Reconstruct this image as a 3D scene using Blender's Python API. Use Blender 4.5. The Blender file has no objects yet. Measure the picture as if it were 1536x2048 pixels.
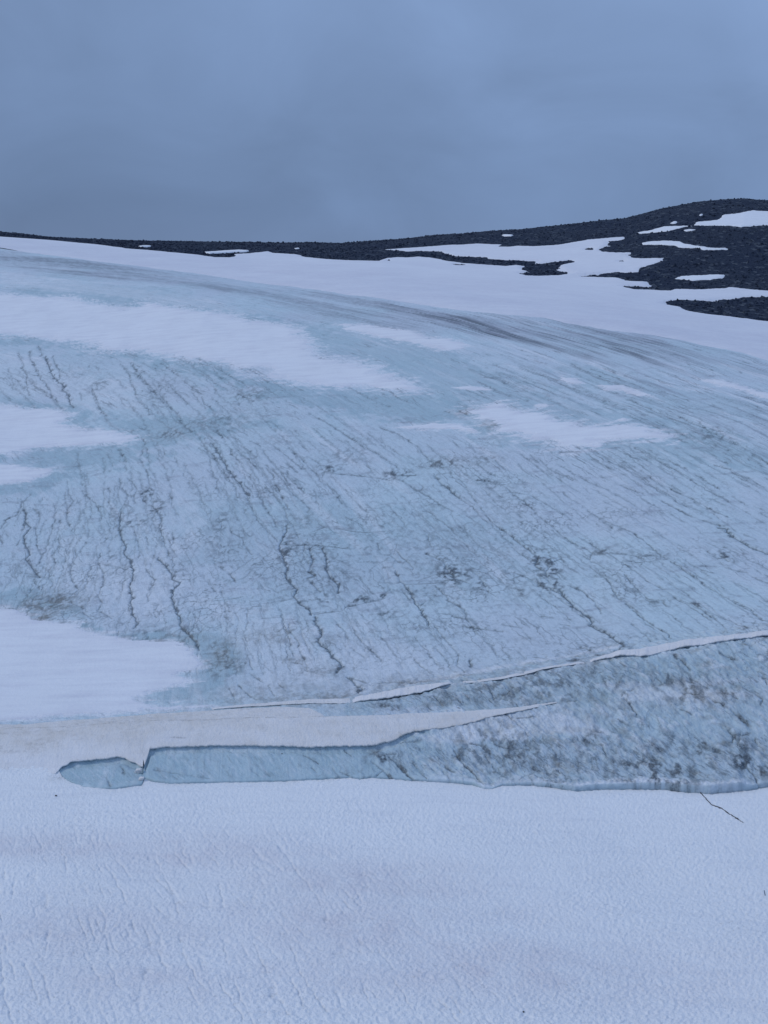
import bpy, math
import numpy as np

C = bpy.context.scene.collection
R = math.radians

# ------------------------------------------------------------------ camera
F = 2200.0                                   # focal length in photograph pixels (1536 x 2048)
PITCH = math.atan(424.0 / F)
CAMZ = 50.0
cam_d = bpy.data.cameras.new("camera")
cam = bpy.data.objects.new("camera", cam_d)
C.objects.link(cam)
cam.location = (0, 0, CAMZ)
cam.rotation_euler = (math.pi / 2 - PITCH, 0, 0)
cam_d.sensor_fit = 'HORIZONTAL'
cam_d.sensor_width = 36
cam_d.lens = 36 * F / 1536
cam_d.clip_start = 0.5
cam_d.clip_end = 6000
sc = bpy.context.scene
sc.camera = cam

# ------------------------------------------------------------------ sky and sun
w = bpy.data.worlds.new("World")
sc.world = w
w.use_nodes = True
nt = w.node_tree
nt.nodes.clear()
SUN_EL, SUN_AZ = 42, -98                     # soft sun behind the cloud, to the left
def wn(t, **kw):
    n = nt.nodes.new(t)
    for k, v in kw.items():
        setattr(n, k, v)
    return n
out = wn('ShaderNodeOutputWorld')
bg = wn('ShaderNodeBackground')
bg.inputs['Strength'].default_value = 0.1
sky = wn('ShaderNodeTexSky', sky_type='NISHITA', sun_disc=False)
sky.sun_elevation = R(SUN_EL)
sky.sun_rotation = R(SUN_AZ)
tc = wn('ShaderNodeTexCoord')
sep = wn('ShaderNodeSeparateXYZ')
nt.links.new(tc.outputs['Generated'], sep.inputs[0])
mp = wn('ShaderNodeMapping')
mp.inputs['Scale'].default_value = (1, 1, 1.6)
nt.links.new(tc.outputs['Generated'], mp.inputs[0])
nz = wn('ShaderNodeTexNoise')
nz.inputs['Scale'].default_value = 5.5
nz.inputs['Detail'].default_value = 6
nz.inputs['Roughness'].default_value = 0.5
nz.inputs['Distortion'].default_value = 0.6
nt.links.new(mp.outputs[0], nz.inputs['Vector'])
nzr = wn('ShaderNodeMapRange')
nzr.inputs['From Min'].default_value = 0.3
nzr.inputs['From Max'].default_value = 0.7
nzr.inputs['To Min'].default_value = 0.895
nzr.inputs['To Max'].default_value = 1.105
nt.links.new(nz.outputs['Fac'], nzr.inputs['Value'])
lowr = wn('ShaderNodeValToRGB')              # cloud deck: dark over the horizon, bright overhead
el = lowr.color_ramp.elements
el[0].position = 0.0
el[0].color = (0.0145, 0.0215, 0.0375, 1)
el[1].position = 1.0
el[1].color = (0.033, 0.045, 0.071, 1)
e = el.new(0.08); e.color = (0.0155, 0.0238, 0.0415, 1)
e = el.new(0.24); e.color = (0.0204, 0.0306, 0.0520, 1)
e = el.new(0.5); e.color = (0.0275, 0.039, 0.066, 1)
nt.links.new(sep.outputs['Z'], lowr.inputs[0])
azr = wn('ShaderNodeMapRange')               # thinner cloud to the right
azr.inputs['From Min'].default_value = -0.35
azr.inputs['From Max'].default_value = 0.35
azr.inputs['To Min'].default_value = 8.3
azr.inputs['To Max'].default_value = 10.6
nt.links.new(sep.outputs['X'], azr.inputs['Value'])
mul = wn('ShaderNodeMath', operation='MULTIPLY')
nt.links.new(nzr.outputs[0], mul.inputs[0])
nt.links.new(azr.outputs[0], mul.inputs[1])
vm = wn('ShaderNodeVectorMath', operation='SCALE')
nt.links.new(lowr.outputs[0], vm.inputs[0])
nt.links.new(mul.outputs[0], vm.inputs['Scale'])
vm2 = wn('ShaderNodeVectorMath', operation='SCALE')
vm2.inputs['Scale'].default_value = 10.0
nt.links.new(vm.outputs[0], vm2.inputs[0])
mx = wn('ShaderNodeMix', data_type='RGBA')
mx.inputs['Factor'].default_value = 0.97
nt.links.new(sky.outputs[0], mx.inputs['A'])
nt.links.new(vm2.outputs[0], mx.inputs['B'])
nt.links.new(mx.outputs['Result'], bg.inputs['Color'])
nt.links.new(bg.outputs[0], out.inputs[0])

sd = bpy.data.lights.new("sun", 'SUN')
sun = bpy.data.objects.new("sun", sd)
C.objects.link(sun)
sd.energy = 1.0
sd.angle = R(12)
sd.color = (1.0, 0.97, 0.93)
sun.rotation_euler = (R(90 - SUN_EL), 0, R(180 - SUN_AZ))   # light comes from azimuth SUN_AZ, clockwise from +y

sc.view_settings.view_transform = 'Standard'
sc.view_settings.look = 'None'
sc.view_settings.exposure = 0.12
sc.view_settings.gamma = 1.0

# ------------------------------------------------------------------ noise
rng = np.random.default_rng(7)
PERM = np.concatenate([rng.permutation(256)] * 3).astype(np.int64)
GA = rng.uniform(0, 2 * np.pi, 256)
GX, GY = np.cos(GA), np.sin(GA)
RV = rng.uniform(0, 1, 256)

def perlin(x, y, seed=0):
    x = np.asarray(x, float) + seed * 17.31
    y = np.asarray(y, float) + seed * 9.77
    xi = np.floor(x); yi = np.floor(y)
    fx = x - xi; fy = y - yi
    xi = xi.astype(np.int64) & 255; yi = yi.astype(np.int64) & 255
    u = fx * fx * fx * (fx * (fx * 6 - 15) + 10)
    v = fy * fy * fy * (fy * (fy * 6 - 15) + 10)
    def gr(ix, iy, dx, dy):
        h = PERM[PERM[ix] + iy] & 255
        return GX[h] * dx + GY[h] * dy
    x1 = (xi + 1) & 255; y1 = (yi + 1) & 255
    a = gr(xi, yi, fx, fy); b = gr(x1, yi, fx - 1, fy)
    c = gr(xi, y1, fx, fy - 1); d = gr(x1, y1, fx - 1, fy - 1)
    return (a + (b - a) * u + (c - a) * v + (a - b - c + d) * u * v) * 1.4

def fbm(x, y, oct=4, seed=0, gain=0.5):
    t = 0; amp = 1; f = 1; n = 0
    for k in range(oct):
        t = t + amp * perlin(x * f, y * f, seed + k)
        n += amp; amp *= gain; f *= 2.03
    return t / n

def ridged(x, y, oct=3, seed=0):
    t = 0; amp = 1; f = 1; n = 0
    for k in range(oct):
        t = t + amp * (1 - np.abs(perlin(x * f, y * f, seed + k)) * 2)
        n += amp; amp *= 0.5; f *= 2.1
    return t / n

def worley(x, y, seed=0):
    xi = np.floor(x).astype(np.int64); yi = np.floor(y).astype(np.int64)
    best = np.full(np.shape(x), 9.0)
    for dx in (-1, 0, 1):
        for dy in (-1, 0, 1):
            cx = xi + dx; cy = yi + dy
            h = PERM[PERM[(cx + seed * 31) & 255] + (cy & 255)]
            px = cx + RV[h & 255]; py = cy + RV[(h + 91) & 255]
            best = np.minimum(best, (px - x) ** 2 + (py - y) ** 2)
    return np.sqrt(best)

def sstep(a, b, x):
    t = np.clip((x - a) / (b - a), 0, 1)
    return t * t * (3 - 2 * t)

# ------------------------------------------------------------------ the lie of the land
CP, SP = math.cos(PITCH), math.sin(PITCH)

def ray(u, v):
    a = (np.asarray(u, float) - 768) / F
    b = (1024 - np.asarray(v, float)) / F
    yy = CP + b * SP
    return a / yy, (b * CP - SP) / yy         # x/y and z/y of the sight line

# survey lines across the slope: (u, v, distance)
SURVEY = [
    [(-400, 1550, 92), (0, 1555, 92), (768, 1566, 92), (1300, 1582, 92), (1900, 1590, 92)],
    [(-400, 1456, 100), (0, 1453, 100), (300, 1446, 100), (700, 1430, 101), (1000, 1418, 102), (1200, 1402, 103), (1536, 1375, 104.5), (1900, 1360, 106)],
    [(-400, 1448, 102), (0, 1441, 102.2), (350, 1420, 103.5), (700, 1393, 105.5), (905, 1366, 107), (1180, 1318, 110), (1240, 1302, 110.6), (1536, 1264, 113), (1900, 1225, 117)],
    None,
    [(-400, 450, 520), (0, 490, 448), (400, 560, 352), (768, 600, 310), (1100, 640, 280), (1536, 720, 240), (1900, 775, 222)],
    [(-400, 440, 600), (0, 473, 520), (200, 490, 490), (500, 512, 460), (768, 522, 430), (1050, 552, 390), (1240, 580, 365), (1536, 645, 325), (1900, 700, 300)],
    [(-400, 425, 760), (0, 469.5, 700), (110, 481.5, 690), (200, 485, 690), (400, 488.5, 680), (690, 490.5, 660), (790, 483, 650), (870, 474, 640), (1000, 465, 620),
     (1130, 453, 600), (1250, 440, 580), (1330, 420, 565), (1400, 406, 560), (1490, 400, 560), (1540, 403, 560), (1900, 440, 560)],
]
def line_tab(rows):
    a = np.array(rows, float)
    q, g = ray(a[:, 0], a[:, 1])
    o = np.argsort(q)
    return q[o], a[o, 2], (g * a[:, 2])[o]
TABS = [None if r is None else line_tab(r) for r in SURVEY]

def controls(q):
    q = np.asarray(q, float)
    Ys, Zs = [], []
    y1 = np.interp(q, TABS[0][0], TABS[0][1]); z1 = np.interp(q, TABS[0][0], TABS[0][2])
    for yy in (20.0, 36.0, 60.0):
        Ys.append(np.full(q.shape, yy)); Zs.append(z1 + 0.0694 * (92 - yy))
    for t in TABS:
        if t is None:
            Ys.append(Ys[-1] + 1.4); Zs.append(Zs[-1] + 0.02)
        else:
            Ys.append(np.interp(q, t[0], t[1])); Zs.append(np.interp(q, t[0], t[2]))
    Ys.append(Ys[-1] + 130); Zs.append(Zs[-1] - 22)
    return np.stack(Ys, -1), np.stack(Zs, -1)

def zbase(q, Y):
    """Height of the smooth land (camera level = 0); q = x/y, any shape."""
    q = np.asarray(q, float); Y = np.asarray(Y, float)
    q, Y = np.broadcast_arrays(q, Y)
    sh = q.shape
    qf = q.ravel(); Yf = Y.ravel()
    outz = np.empty(qf.shape)
    for s in range(0, len(qf), 200000):
        k = slice(s, s + 200000)
        YC, ZC = controls(qf[k])
        h = np.diff(YC, axis=1); dl = np.diff(ZC, axis=1) / h
        m = np.zeros(YC.shape)
        d0, d1 = dl[:, :-1], dl[:, 1:]
        with np.errstate(divide='ignore', invalid='ignore'):
            hm = 2 * d0 * d1 / (d0 + d1)
        m[:, 1:-1] = np.where(d0 * d1 > 0, hm, 0)
        m[:, 0] = dl[:, 0]; m[:, -1] = dl[:, -1]
        yy = np.clip(Yf[k], YC[:, 0], YC[:, -1])
        i = np.clip((yy[:, None] >= YC).sum(1) - 1, 0, YC.shape[1] - 2)
        r = np.arange(len(i))
        t = (yy - YC[r, i]) / h[r, i]
        hh = h[r, i]
        outz[k] = ((1 + 2 * t) * (1 - t) ** 2 * ZC[r, i] + t * (1 - t) ** 2 * hh * m[r, i]
                   + t * t * (3 - 2 * t) * ZC[r, i + 1] + t * t * (t - 1) * hh * m[r, i + 1])
    return outz.reshape(sh)

def swell(x, y):
    """Broad undulation of snow and ice."""
    k = sstep(104, 150, y) * (1 - sstep(300, 420, y))
    return k * (0.9 * perlin(x / 45, y / 45, 3) + 0.22 * fbm(x / 13, y / 13, 2, 5)) + (1 - sstep(80, 91, y)) * 0.16 * perlin(x / 9, y / 7, 8)

def surf(q, Y):
    return zbase(q, Y) + swell(q * Y, Y)

YS = np.concatenate([np.linspace(37, 90, 120), np.linspace(90.2, 122, 260), 1 / np.linspace(1 / 122.4, 1 / 700, 420)])
def unproject(pts):
    """Photograph pixels -> points (x, y) where the sight line meets the land."""
    p = np.array(pts, float).reshape(-1, 2)
    q, g = ray(p[:, 0], p[:, 1])
    Q = np.repeat(q[:, None], len(YS), 1)
    Z = surf(Q, np.broadcast_to(YS, Q.shape))
    G = np.maximum.accumulate(Z / YS, axis=1)
    Yv = np.empty(len(q))
    for i in range(len(q)):
        k = np.searchsorted(G[i], g[i])
        if k <= 0: Yv[i] = YS[0]
        elif k >= len(YS): Yv[i] = YS[-1]
        else:
            a, b = G[i, k - 1], G[i, k]
            Yv[i] = YS[k - 1] + (YS[k] - YS[k - 1]) * (g[i] - a) / max(b - a, 1e-9)
    return np.stack([q * Yv, Yv], 1)

def edge_line(pts):
    """Pixel polyline -> function q -> distance."""
    xy = unproject(pts)
    q = xy[:, 0] / xy[:, 1]
    o = np.argsort(q)
    return lambda qq: np.interp(qq, q[o], xy[o, 1])

def poly_sd(x, y, P):
    """Signed distance to polygon P, positive inside (metres)."""
    sh = x.shape
    x = x.ravel(); y = y.ravel()
    d = np.full(x.shape, 1e18); inside = np.zeros(x.shape, bool)
    n = len(P)
    for i in range(n):
        ax, ay = P[i]; bx, by = P[(i + 1) % n]
        ex, ey = bx - ax, by - ay
        L = ex * ex + ey * ey
        if L < 1e-12: continue
        t = np.clip(((x - ax) * ex + (y - ay) * ey) / L, 0, 1)
        d = np.minimum(d, (x - ax - t * ex) ** 2 + (y - ay - t * ey) ** 2)
        c = (ay > y) != (by > y)
        if ey != 0:
            inside ^= c & (x < ex * (y - ay) / ey + ax)
    return (np.sqrt(d) * np.where(inside, 1, -1)).reshape(sh)

def flow(x, y):
    """Coordinates across and along the flow of the glacier."""
    dx, dy = x + 287, y - 61
    return np.hypot(dx, dy), np.arctan2(dy, dx) * 330

# ------------------------------------------------------------------ materials
def mat(name):
    m = bpy.data.materials.new(name)
    m.use_nodes = True
    t = m.node_tree
    b = t.nodes['Principled BSDF']
    return m, t, b
class NB:
    def __init__(s, t): s.t = t
    def n(s, typ, ins=None, **kw):
        n = s.t.nodes.new(typ)
        for k, v in kw.items(): setattr(n, k, v)
        for k, v in (ins or {}).items(): s.put(n.inputs[k], v)
        return n
    def put(s, sock, v):
        if hasattr(v, 'node'): s.t.links.new(v, sock)
        else: sock.default_value = v
    def attr(s, name): return s.n('ShaderNodeAttribute', attribute_name=name).outputs['Fac']
    def math(s, op, a, b=None, c=None, clamp=False):
        n = s.n('ShaderNodeMath', operation=op, use_clamp=clamp)
        s.put(n.inputs[0], a)
        if b is not None: s.put(n.inputs[1], b)
        if c is not None: s.put(n.inputs[2], c)
        return n.outputs[0]
    def rng(s, v, a, b, c=0.0, d=1.0):
        n = s.n('ShaderNodeMapRange', {'Value': v, 'From Min': a, 'From Max': b, 'To Min': c, 'To Max': d})
        return n.outputs[0]
    def noise(s, vec, scale, detail=3, rough=0.5, dist=0.0, dim='3D'):
        n = s.n('ShaderNodeTexNoise', {'Vector': vec, 'Scale': scale, 'Detail': detail, 'Roughness': rough, 'Distortion': dist}, noise_dimensions=dim)
        return n.outputs['Fac']
    def mix(s, f, a, b, blend='MIX'):
        n = s.n('ShaderNodeMix', data_type='RGBA', blend_type=blend)
        s.put(n.inputs['Factor'], f); s.put(n.inputs['A'], a); s.put(n.inputs['B'], b)
        return n.outputs['Result']
    def vec(s, x, y, z=0.0):
        n = s.n('ShaderNodeCombineXYZ', {0: x, 1: y, 2: z})
        return n.outputs[0]
def rgb(r, g, b): return (r, g, b, 1)

SNOW = rgb(0.735, 0.77, 0.815)
def snow_material(name, base, dust=(0.56, 0.575, 0.655, 1), scale=4.0, bump=0.25, grooves=False):
    m, t, b = mat(name); N = NB(t)
    pos = N.n('ShaderNodeNewGeometry').outputs['Position']
    big = N.noise(pos, 0.09, 4, 0.55)
    mid = N.noise(pos, 0.8, 4, 0.6)
    fine = N.noise(pos, scale, 4, 0.62)
    col = N.mix(N.rng(big, 0.35, 0.7, 0, 0.35), base, tuple(c * 0.9 for c in base[:3]) + (1,))
    wind = N.noise(N.n('ShaderNodeMapping', {'Vector': pos, 'Rotation': (0, 0, R(14)), 'Scale': (0.22, 1.1, 0.6)}).outputs[0], 1.0, 5, 0.6)
    col = N.mix(N.rng(wind, 0.5, 0.72, 0, 0.5), col, tuple(c * k for c, k in zip(base[:3], (0.84, 0.85, 0.88))) + (1,))
    col = N.mix(N.rng(fine, 0.5, 0.75, 0, 0.22), col, tuple(c * 0.86 for c in base[:3]) + (1,))
    du = N.attr('dust')
    col = N.mix(N.math('MULTIPLY', du, N.rng(mid, 0.2, 0.75, 0.45, 1.0), clamp=True), col, dust)
    grit = N.noise(pos, 9.0, 3, 0.7)
    gr = N.rng(grit, 0.60, 0.74, 0, 0.55)
    di = N.attr('dirt')
    col = N.mix(N.math('MULTIPLY', di, N.math('ADD', N.rng(fine, 0.35, 0.6, 0.25, 1.0), gr), clamp=True), col, rgb(0.16, 0.165, 0.17))
    wm = N.attr('warm')
    col = N.mix(N.math('MULTIPLY', wm, N.rng(mid, 0.25, 0.7, 0.3, 1.0), clamp=True), col, rgb(0.52, 0.485, 0.42))
    N.put(b.inputs['Base Color'], col)
    N.put(b.inputs['Roughness'], 0.75)
    N.put(b.inputs['Specular IOR Level'], 0.25)
    h = fine
    if grooves:
        mpn = N.n('ShaderNodeMapping', {'Vector': pos, 'Rotation': (0, 0, R(-28)), 'Scale': (2.6, 0.8, 1.0)}).outputs[0]
        h = N.math('ADD', N.math('MULTIPLY', fine, 0.9), N.math('MULTIPLY', N.noise(mpn, 1.0, 5, 0.65, 1.2), 0.8))
    bn = N.n('ShaderNodeBump', {'Height': h, 'Strength': bump, 'Distance': 0.3})
    N.put(b.inputs['Normal'], bn.outputs[0])
    return m

def ice_material(name):
    m, t, b = mat(name); N = NB(t)
    pos = N.n('ShaderNodeNewGeometry').outputs['Position']
    fs, fa = N.attr('across'), N.attr('along')
    st = N.vec(N.math('MULTIPLY', fs, 1.0), N.math('MULTIPLY', fa, 0.12))
    big = N.noise(pos, 0.045, 4, 0.55, 0.4)
    mid = N.noise(pos, 0.35, 5, 0.62, 0.6)
    fine = N.noise(pos, 2.2, 5, 0.65)
    streak = N.noise(st, 0.55, 6, 0.62, 0.3)
    streak2 = N.noise(st, 1.7, 4, 0.6, 0.6)
    col = N.mix(N.rng(big, 0.38, 0.62), rgb(0.515, 0.64, 0.705), rgb(0.535, 0.618, 0.695))
    bl = N.attr('blue')
    blf = N.math('MULTIPLY', bl, N.rng(streak, 0.30, 0.62, 0.55, 1.0), clamp=True)
    blf = N.math('ADD', blf, N.math('MULTIPLY', N.rng(mid, 0.52, 0.75, 0, 0.55), N.rng(big, 0.35, 0.6, 1, 0.3)), clamp=True)
    col = N.mix(blf, col, rgb(0.37, 0.505, 0.57))
    frost = N.math('MULTIPLY', N.rng(N.noise(st, 0.24, 5, 0.6, 0.8), 0.55, 0.72), 0.55)
    wh = N.math('ADD', N.attr('white'), frost, clamp=True)
    col = N.mix(N.math('MULTIPLY', wh, N.rng(mid, 0.25, 0.55, 0.55, 1.0)), col, rgb(0.705, 0.75, 0.805))
    # thin dirt films lying in streaks along the flow
    col = N.mix(N.rng(streak2, 0.5, 0.72, 0, 0.38), col, rgb(0.30, 0.36, 0.41))
    col = N.mix(N.rng(fine, 0.5, 0.74, 0, 0.45), col, rgb(0.31, 0.385, 0.43))
    # hairline cracks
    wig = N.noise(pos, 0.5, 3, 0.6)
    c1 = N.noise(N.vec(N.math('ADD', N.math('MULTIPLY', fs, 0.42), N.math('MULTIPLY', wig, 0.55)), N.math('MULTIPLY', fa, 0.035)), 1.0, 2, 0.55)
    ln = N.math('ABSOLUTE', N.math('SUBTRACT', c1, 0.5))
    ln = N.rng(ln, 0.002, 0.016, 1, 0)
    patch = N.rng(N.noise(pos, 0.07, 4, 0.6), 0.44, 0.6)
    ln = N.math('MULTIPLY', N.math('MULTIPLY', ln, patch), N.rng(mid, 0.3, 0.6, 0.1, 0.75))
    ln = N.math('MULTIPLY', ln, N.attr('veins'), clamp=True)
    col = N.mix(ln, col, rgb(0.17, 0.21, 0.24))
    # webs of dirt round melt cells
    wob = N.n('ShaderNodeTexNoise', {'Vector': pos, 'Scale': 0.9, 'Detail': 4.0, 'Roughness': 0.65})
    wv = N.n('ShaderNodeVectorMath', {0: pos, 1: N.n('ShaderNodeVectorMath', {0: wob.outputs['Color'], 'Scale': 1.5}, operation='SCALE').outputs[0]}, operation='ADD').outputs[0]
    wv = N.n('ShaderNodeMapping', {'Vector': wv, 'Scale': (1.0, 0.5, 0.3)}).outputs[0]
    ve = N.n('ShaderNodeTexVoronoi', {'Vector': wv, 'Scale': 0.95}, feature='DISTANCE_TO_EDGE').outputs['Distance']
    web = N.math('MULTIPLY', N.rng(ve, 0.015, 0.10, 1, 0), N.rng(N.noise(pos, 0.11, 5, 0.65), 0.50, 0.62))
    web = N.math('MULTIPLY', N.math('MULTIPLY', web, N.attr('webs')), N.rng(fine, 0.35, 0.6, 0.1, 0.85), clamp=True)
    col = N.mix(web, col, rgb(0.16, 0.20, 0.23))
    # striations across the broken ledge
    lg = N.attr('ledge')
    lp = N.n('ShaderNodeMapping', {'Vector': N.n('ShaderNodeMapping', {'Vector': pos, 'Rotation': (0, 0, R(-36))}).outputs[0], 'Scale': (3.4, 0.75, 1.2)}).outputs[0]
    s3 = N.noise(lp, 1.0, 7, 0.68, 0.9)
    col = N.mix(N.math('MULTIPLY', N.rng(s3, 0.47, 0.38), N.math('MULTIPLY', lg, 0.6)), col, rgb(0.62, 0.69, 0.75))
    col = N.mix(N.math('MULTIPLY', N.rng(s3, 0.535, 0.60), N.math('MULTIPLY', lg, 0.85)), col, rgb(0.13, 0.165, 0.195))
    band = N.attr('dust')
    col = N.mix(N.math('MULTIPLY', band, N.rng(streak2, 0.3, 0.65, 0.35, 1.0), clamp=True), col, rgb(0.215, 0.235, 0.29))
    di = N.attr('dirt')
    grain = N.noise(pos, 5.0, 4, 0.7)
    col = N.mix(N.math('MULTIPLY', di, N.rng(grain, 0.3, 0.55, 0.55, 1.15), clamp=True), col, rgb(0.078, 0.10, 0.12))
    wm = N.attr('warm')
    col = N.mix(N.math('MULTIPLY', wm, N.rng(fine, 0.3, 0.6, 0.4, 1.0), clamp=True), col, rgb(0.20, 0.18, 0.14))
    N.put(b.inputs['Base Color'], col)
    N.put(b.inputs['Roughness'], N.rng(mid, 0.3, 0.7, 0.45, 0.7))
    N.put(b.inputs['Specular IOR Level'], 0.3)
    hh = N.math('ADD', N.math('MULTIPLY', streak2, 0.6), N.math('ADD', N.math('MULTIPLY', fine, 0.7), N.math('MULTIPLY', grain, 0.3)))
    bn = N.n('ShaderNodeBump', {'Height': hh, 'Strength': 0.6, 'Distance': 0.3})
    N.put(b.inputs['Normal'], bn.outputs[0])
    return m

def rock_material(name):
    m, t, b = mat(name); N = NB(t)
    pos = N.n('ShaderNodeNewGeometry').outputs['Position']
    n1 = N.noise(pos, 0.9, 5, 0.7)
    n2 = N.noise(pos, 0.03, 4, 0.55)
    vo = N.n('ShaderNodeTexVoronoi', {'Vector': pos, 'Scale': 0.7})
    col = N.mix(N.rng(n1, 0.35, 0.7), rgb(0.014, 0.022, 0.042), rgb(0.037, 0.051, 0.079))
    col = N.mix(N.rng(n2, 0.42, 0.6, 0, 0.6), col, rgb(0.015, 0.026, 0.052))
    sp = N.n('ShaderNodeSeparateColor', {0: vo.outputs['Color']}).outputs[0]
    col = N.mix(N.rng(sp, 0.86, 0.97, 0, 0.7), col, rgb(0.10, 0.12, 0.145))
    N.put(b.inputs['Base Color'], col)
    N.put(b.inputs['Roughness'], 0.9)
    N.put(b.inputs['Specular IOR Level'], 0.15)
    bn = N.n('ShaderNodeBump', {'Height': N.math('ADD', vo.outputs['Distance'], n1), 'Strength': 0.8, 'Distance': 0.8})
    N.put(b.inputs['Normal'], bn.outputs[0])
    return m

def slush_material(name, c0, c1):
    m, t, b = mat(name); N = NB(t)
    pos = N.n('ShaderNodeNewGeometry').outputs['Position']
    n1 = N.noise(pos, 3.0, 5, 0.7)
    N.put(b.inputs['Base Color'], N.mix(N.rng(n1, 0.35, 0.65), c0, c1))
    N.put(b.inputs['Roughness'], 0.5)
    bn = N.n('ShaderNodeBump', {'Height': n1, 'Strength': 0.6, 'Distance': 0.1})
    N.put(b.inputs['Normal'], bn.outputs[0])
    return m

M_FIELD = snow_material('suncupped_snow', rgb(0.80, 0.84, 0.875), dust=(0.665, 0.66, 0.705, 1), scale=9.0, bump=0.45)
M_SNOW = snow_material('old_snow', SNOW, scale=2.5, bump=0.3)
M_BANK = snow_material('cream_snow', rgb(0.745, 0.76, 0.785), dust=(0.58, 0.575, 0.56, 1), scale=5.0, bump=0.42, grooves=True)
M_ICE = ice_material('glacier_ice')
M_ROCK = rock_material('dark_scree')
M_SLUSH = slush_material('dark_slush', rgb(0.065, 0.09, 0.115), rgb(0.19, 0.245, 0.29))
M_STONE = slush_material('black_stone', rgb(0.02, 0.022, 0.026), rgb(0.06, 0.06, 0.065))
M_STAKE = slush_material('weathered_blue_grey_wood', rgb(0.09, 0.13, 0.18), rgb(0.16, 0.20, 0.25))

# ------------------------------------------------------------------ mesh helpers
def tag(o, label=None, cat=None, group=None, kind=None):
    if label: o['label'] = label
    if cat: o['category'] = cat
    if group: o['group'] = group
    if kind: o['kind'] = kind
    return o

def link_mesh(name, V, Fq, m, attrs=None, smooth=True, tri=False, parent=None):
    me = bpy.data.meshes.new(name)
    V = np.ascontiguousarray(V, dtype=np.float32)
    me.vertices.add(len(V))
    me.vertices.foreach_set('co', V.ravel())
    k = Fq.shape[1]
    me.loops.add(Fq.size)
    me.loops.foreach_set('vertex_index', np.ascontiguousarray(Fq, dtype=np.int32).ravel())
    me.polygons.add(len(Fq))
    me.polygons.foreach_set('loop_start', np.arange(0, Fq.size, k, dtype=np.int32))
    me.polygons.foreach_set('use_smooth', np.full(len(Fq), smooth))
    me.update(calc_edges=True)
    for an, av in (attrs or {}).items():
        a = me.attributes.new(an, 'FLOAT', 'POINT')
        a.data.foreach_set('value', np.ascontiguousarray(av, dtype=np.float32).ravel())
    me.materials.append(m)
    o = bpy.data.objects.new(name, me)
    C.objects.link(o)
    if parent: o.parent = parent
    return o

def grid_faces(nr, nc):
    i = np.arange(nr * nc).reshape(nr, nc)
    return np.stack([i[:-1, :-1], i[:-1, 1:], i[1:, 1:], i[1:, :-1]], -1).reshape(-1, 4)

def grid_mesh(name, X, Y, Z, m, attrs=None, keep=None, smooth=True):
    """Rows x columns of points -> ONE mesh; keep = mask of vertices a face needs at least one of."""
    nr, nc = X.shape
    Fq = grid_faces(nr, nc)
    V = np.stack([X, Y, Z + CAMZ], -1).reshape(-1, 3)
    attrs = {k: np.asarray(v).ravel() for k, v in (attrs or {}).items()}
    if keep is not None:
        kf = keep.ravel()[Fq].any(1)
        Fq = Fq[kf]
        used = np.zeros(len(V), bool); used[Fq.ravel()] = True
        re = np.cumsum(used) - 1
        V = V[used]; Fq = re[Fq]
        attrs = {k: v[used] for k, v in attrs.items()}
    return link_mesh(name, V, Fq, m, attrs, smooth)

def to_px(x, y):
    """Rough photograph column of a point (only used to read tables along the slope)."""
    return x / y

Q0, Q1 = ray(-260, 1300)[0], ray(1796, 1300)[0]
NC = 1220
qs = np.linspace(Q0, Q1, NC)
def uq(u): return float(ray(u, 1500)[0])      # column of the ledge -> q
def along(q, tab):
    """Table of (column at the ledge, value) read at q."""
    a = np.array(tab, float)
    return np.interp(q, [uq(u) for u in a[:, 0]], a[:, 1])

# ------------------------------------------------------------------ cracks and channels, read off the photograph
K = 400 / 1536
def cr(x0, y0, *lines):
    r = []
    for wd, pts in lines:
        r.append((wd, [(x0 + px * K, y0 + py * K) for px, py in pts]))
    return r
CRACKS = []
CRACKS += cr(0, 660,
 (1.1, [(135,175),(160,230),(185,260),(170,290),(210,345),(200,370),(210,440),(220,500)]),
 (1.5, [(230,165),(240,230),(270,290),(310,375),(345,400),(365,440),(385,470),(400,520)]),
 (1.3, [(430,530),(450,575),(435,600)]), (1.2, [(295,120),(320,195)]),
 (1.1, [(405,200),(425,260),(460,310),(455,370),(440,395)]),
 (.8, [(60,300),(95,370),(100,460)]), (1.3, [(700,440),(730,500),(760,575),(790,635),(830,660)]),
 (1.1, [(950,290),(1000,355),(1000,400),(1035,450),(1040,510),(1065,545),(1140,610),(1148,650)]),
 (1.4, [(1000,250),(1050,310),(1100,380),(1160,440),(1230,500),(1300,580),(1350,630),(1390,680)]),
 (1, [(1195,290),(1200,330),(1240,350)]), (1, [(1290,400),(1330,460),(1400,520),(1440,570)]), (.8, [(620,480),(630,540)]),
 (.7, [(680,290),(690,270),(740,280),(780,340)]), (.7, [(540,260),(535,320)]), (.8, [(1250,900),(1260,960),(1240,1010)]),
 (.8, [(600,940),(600,1010),(620,1080)]), (.8, [(830,960),(860,1030),(850,1090)]), (1, [(1100,900),(1080,1000),(1130,1090),(1140,1140)]))
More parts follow.
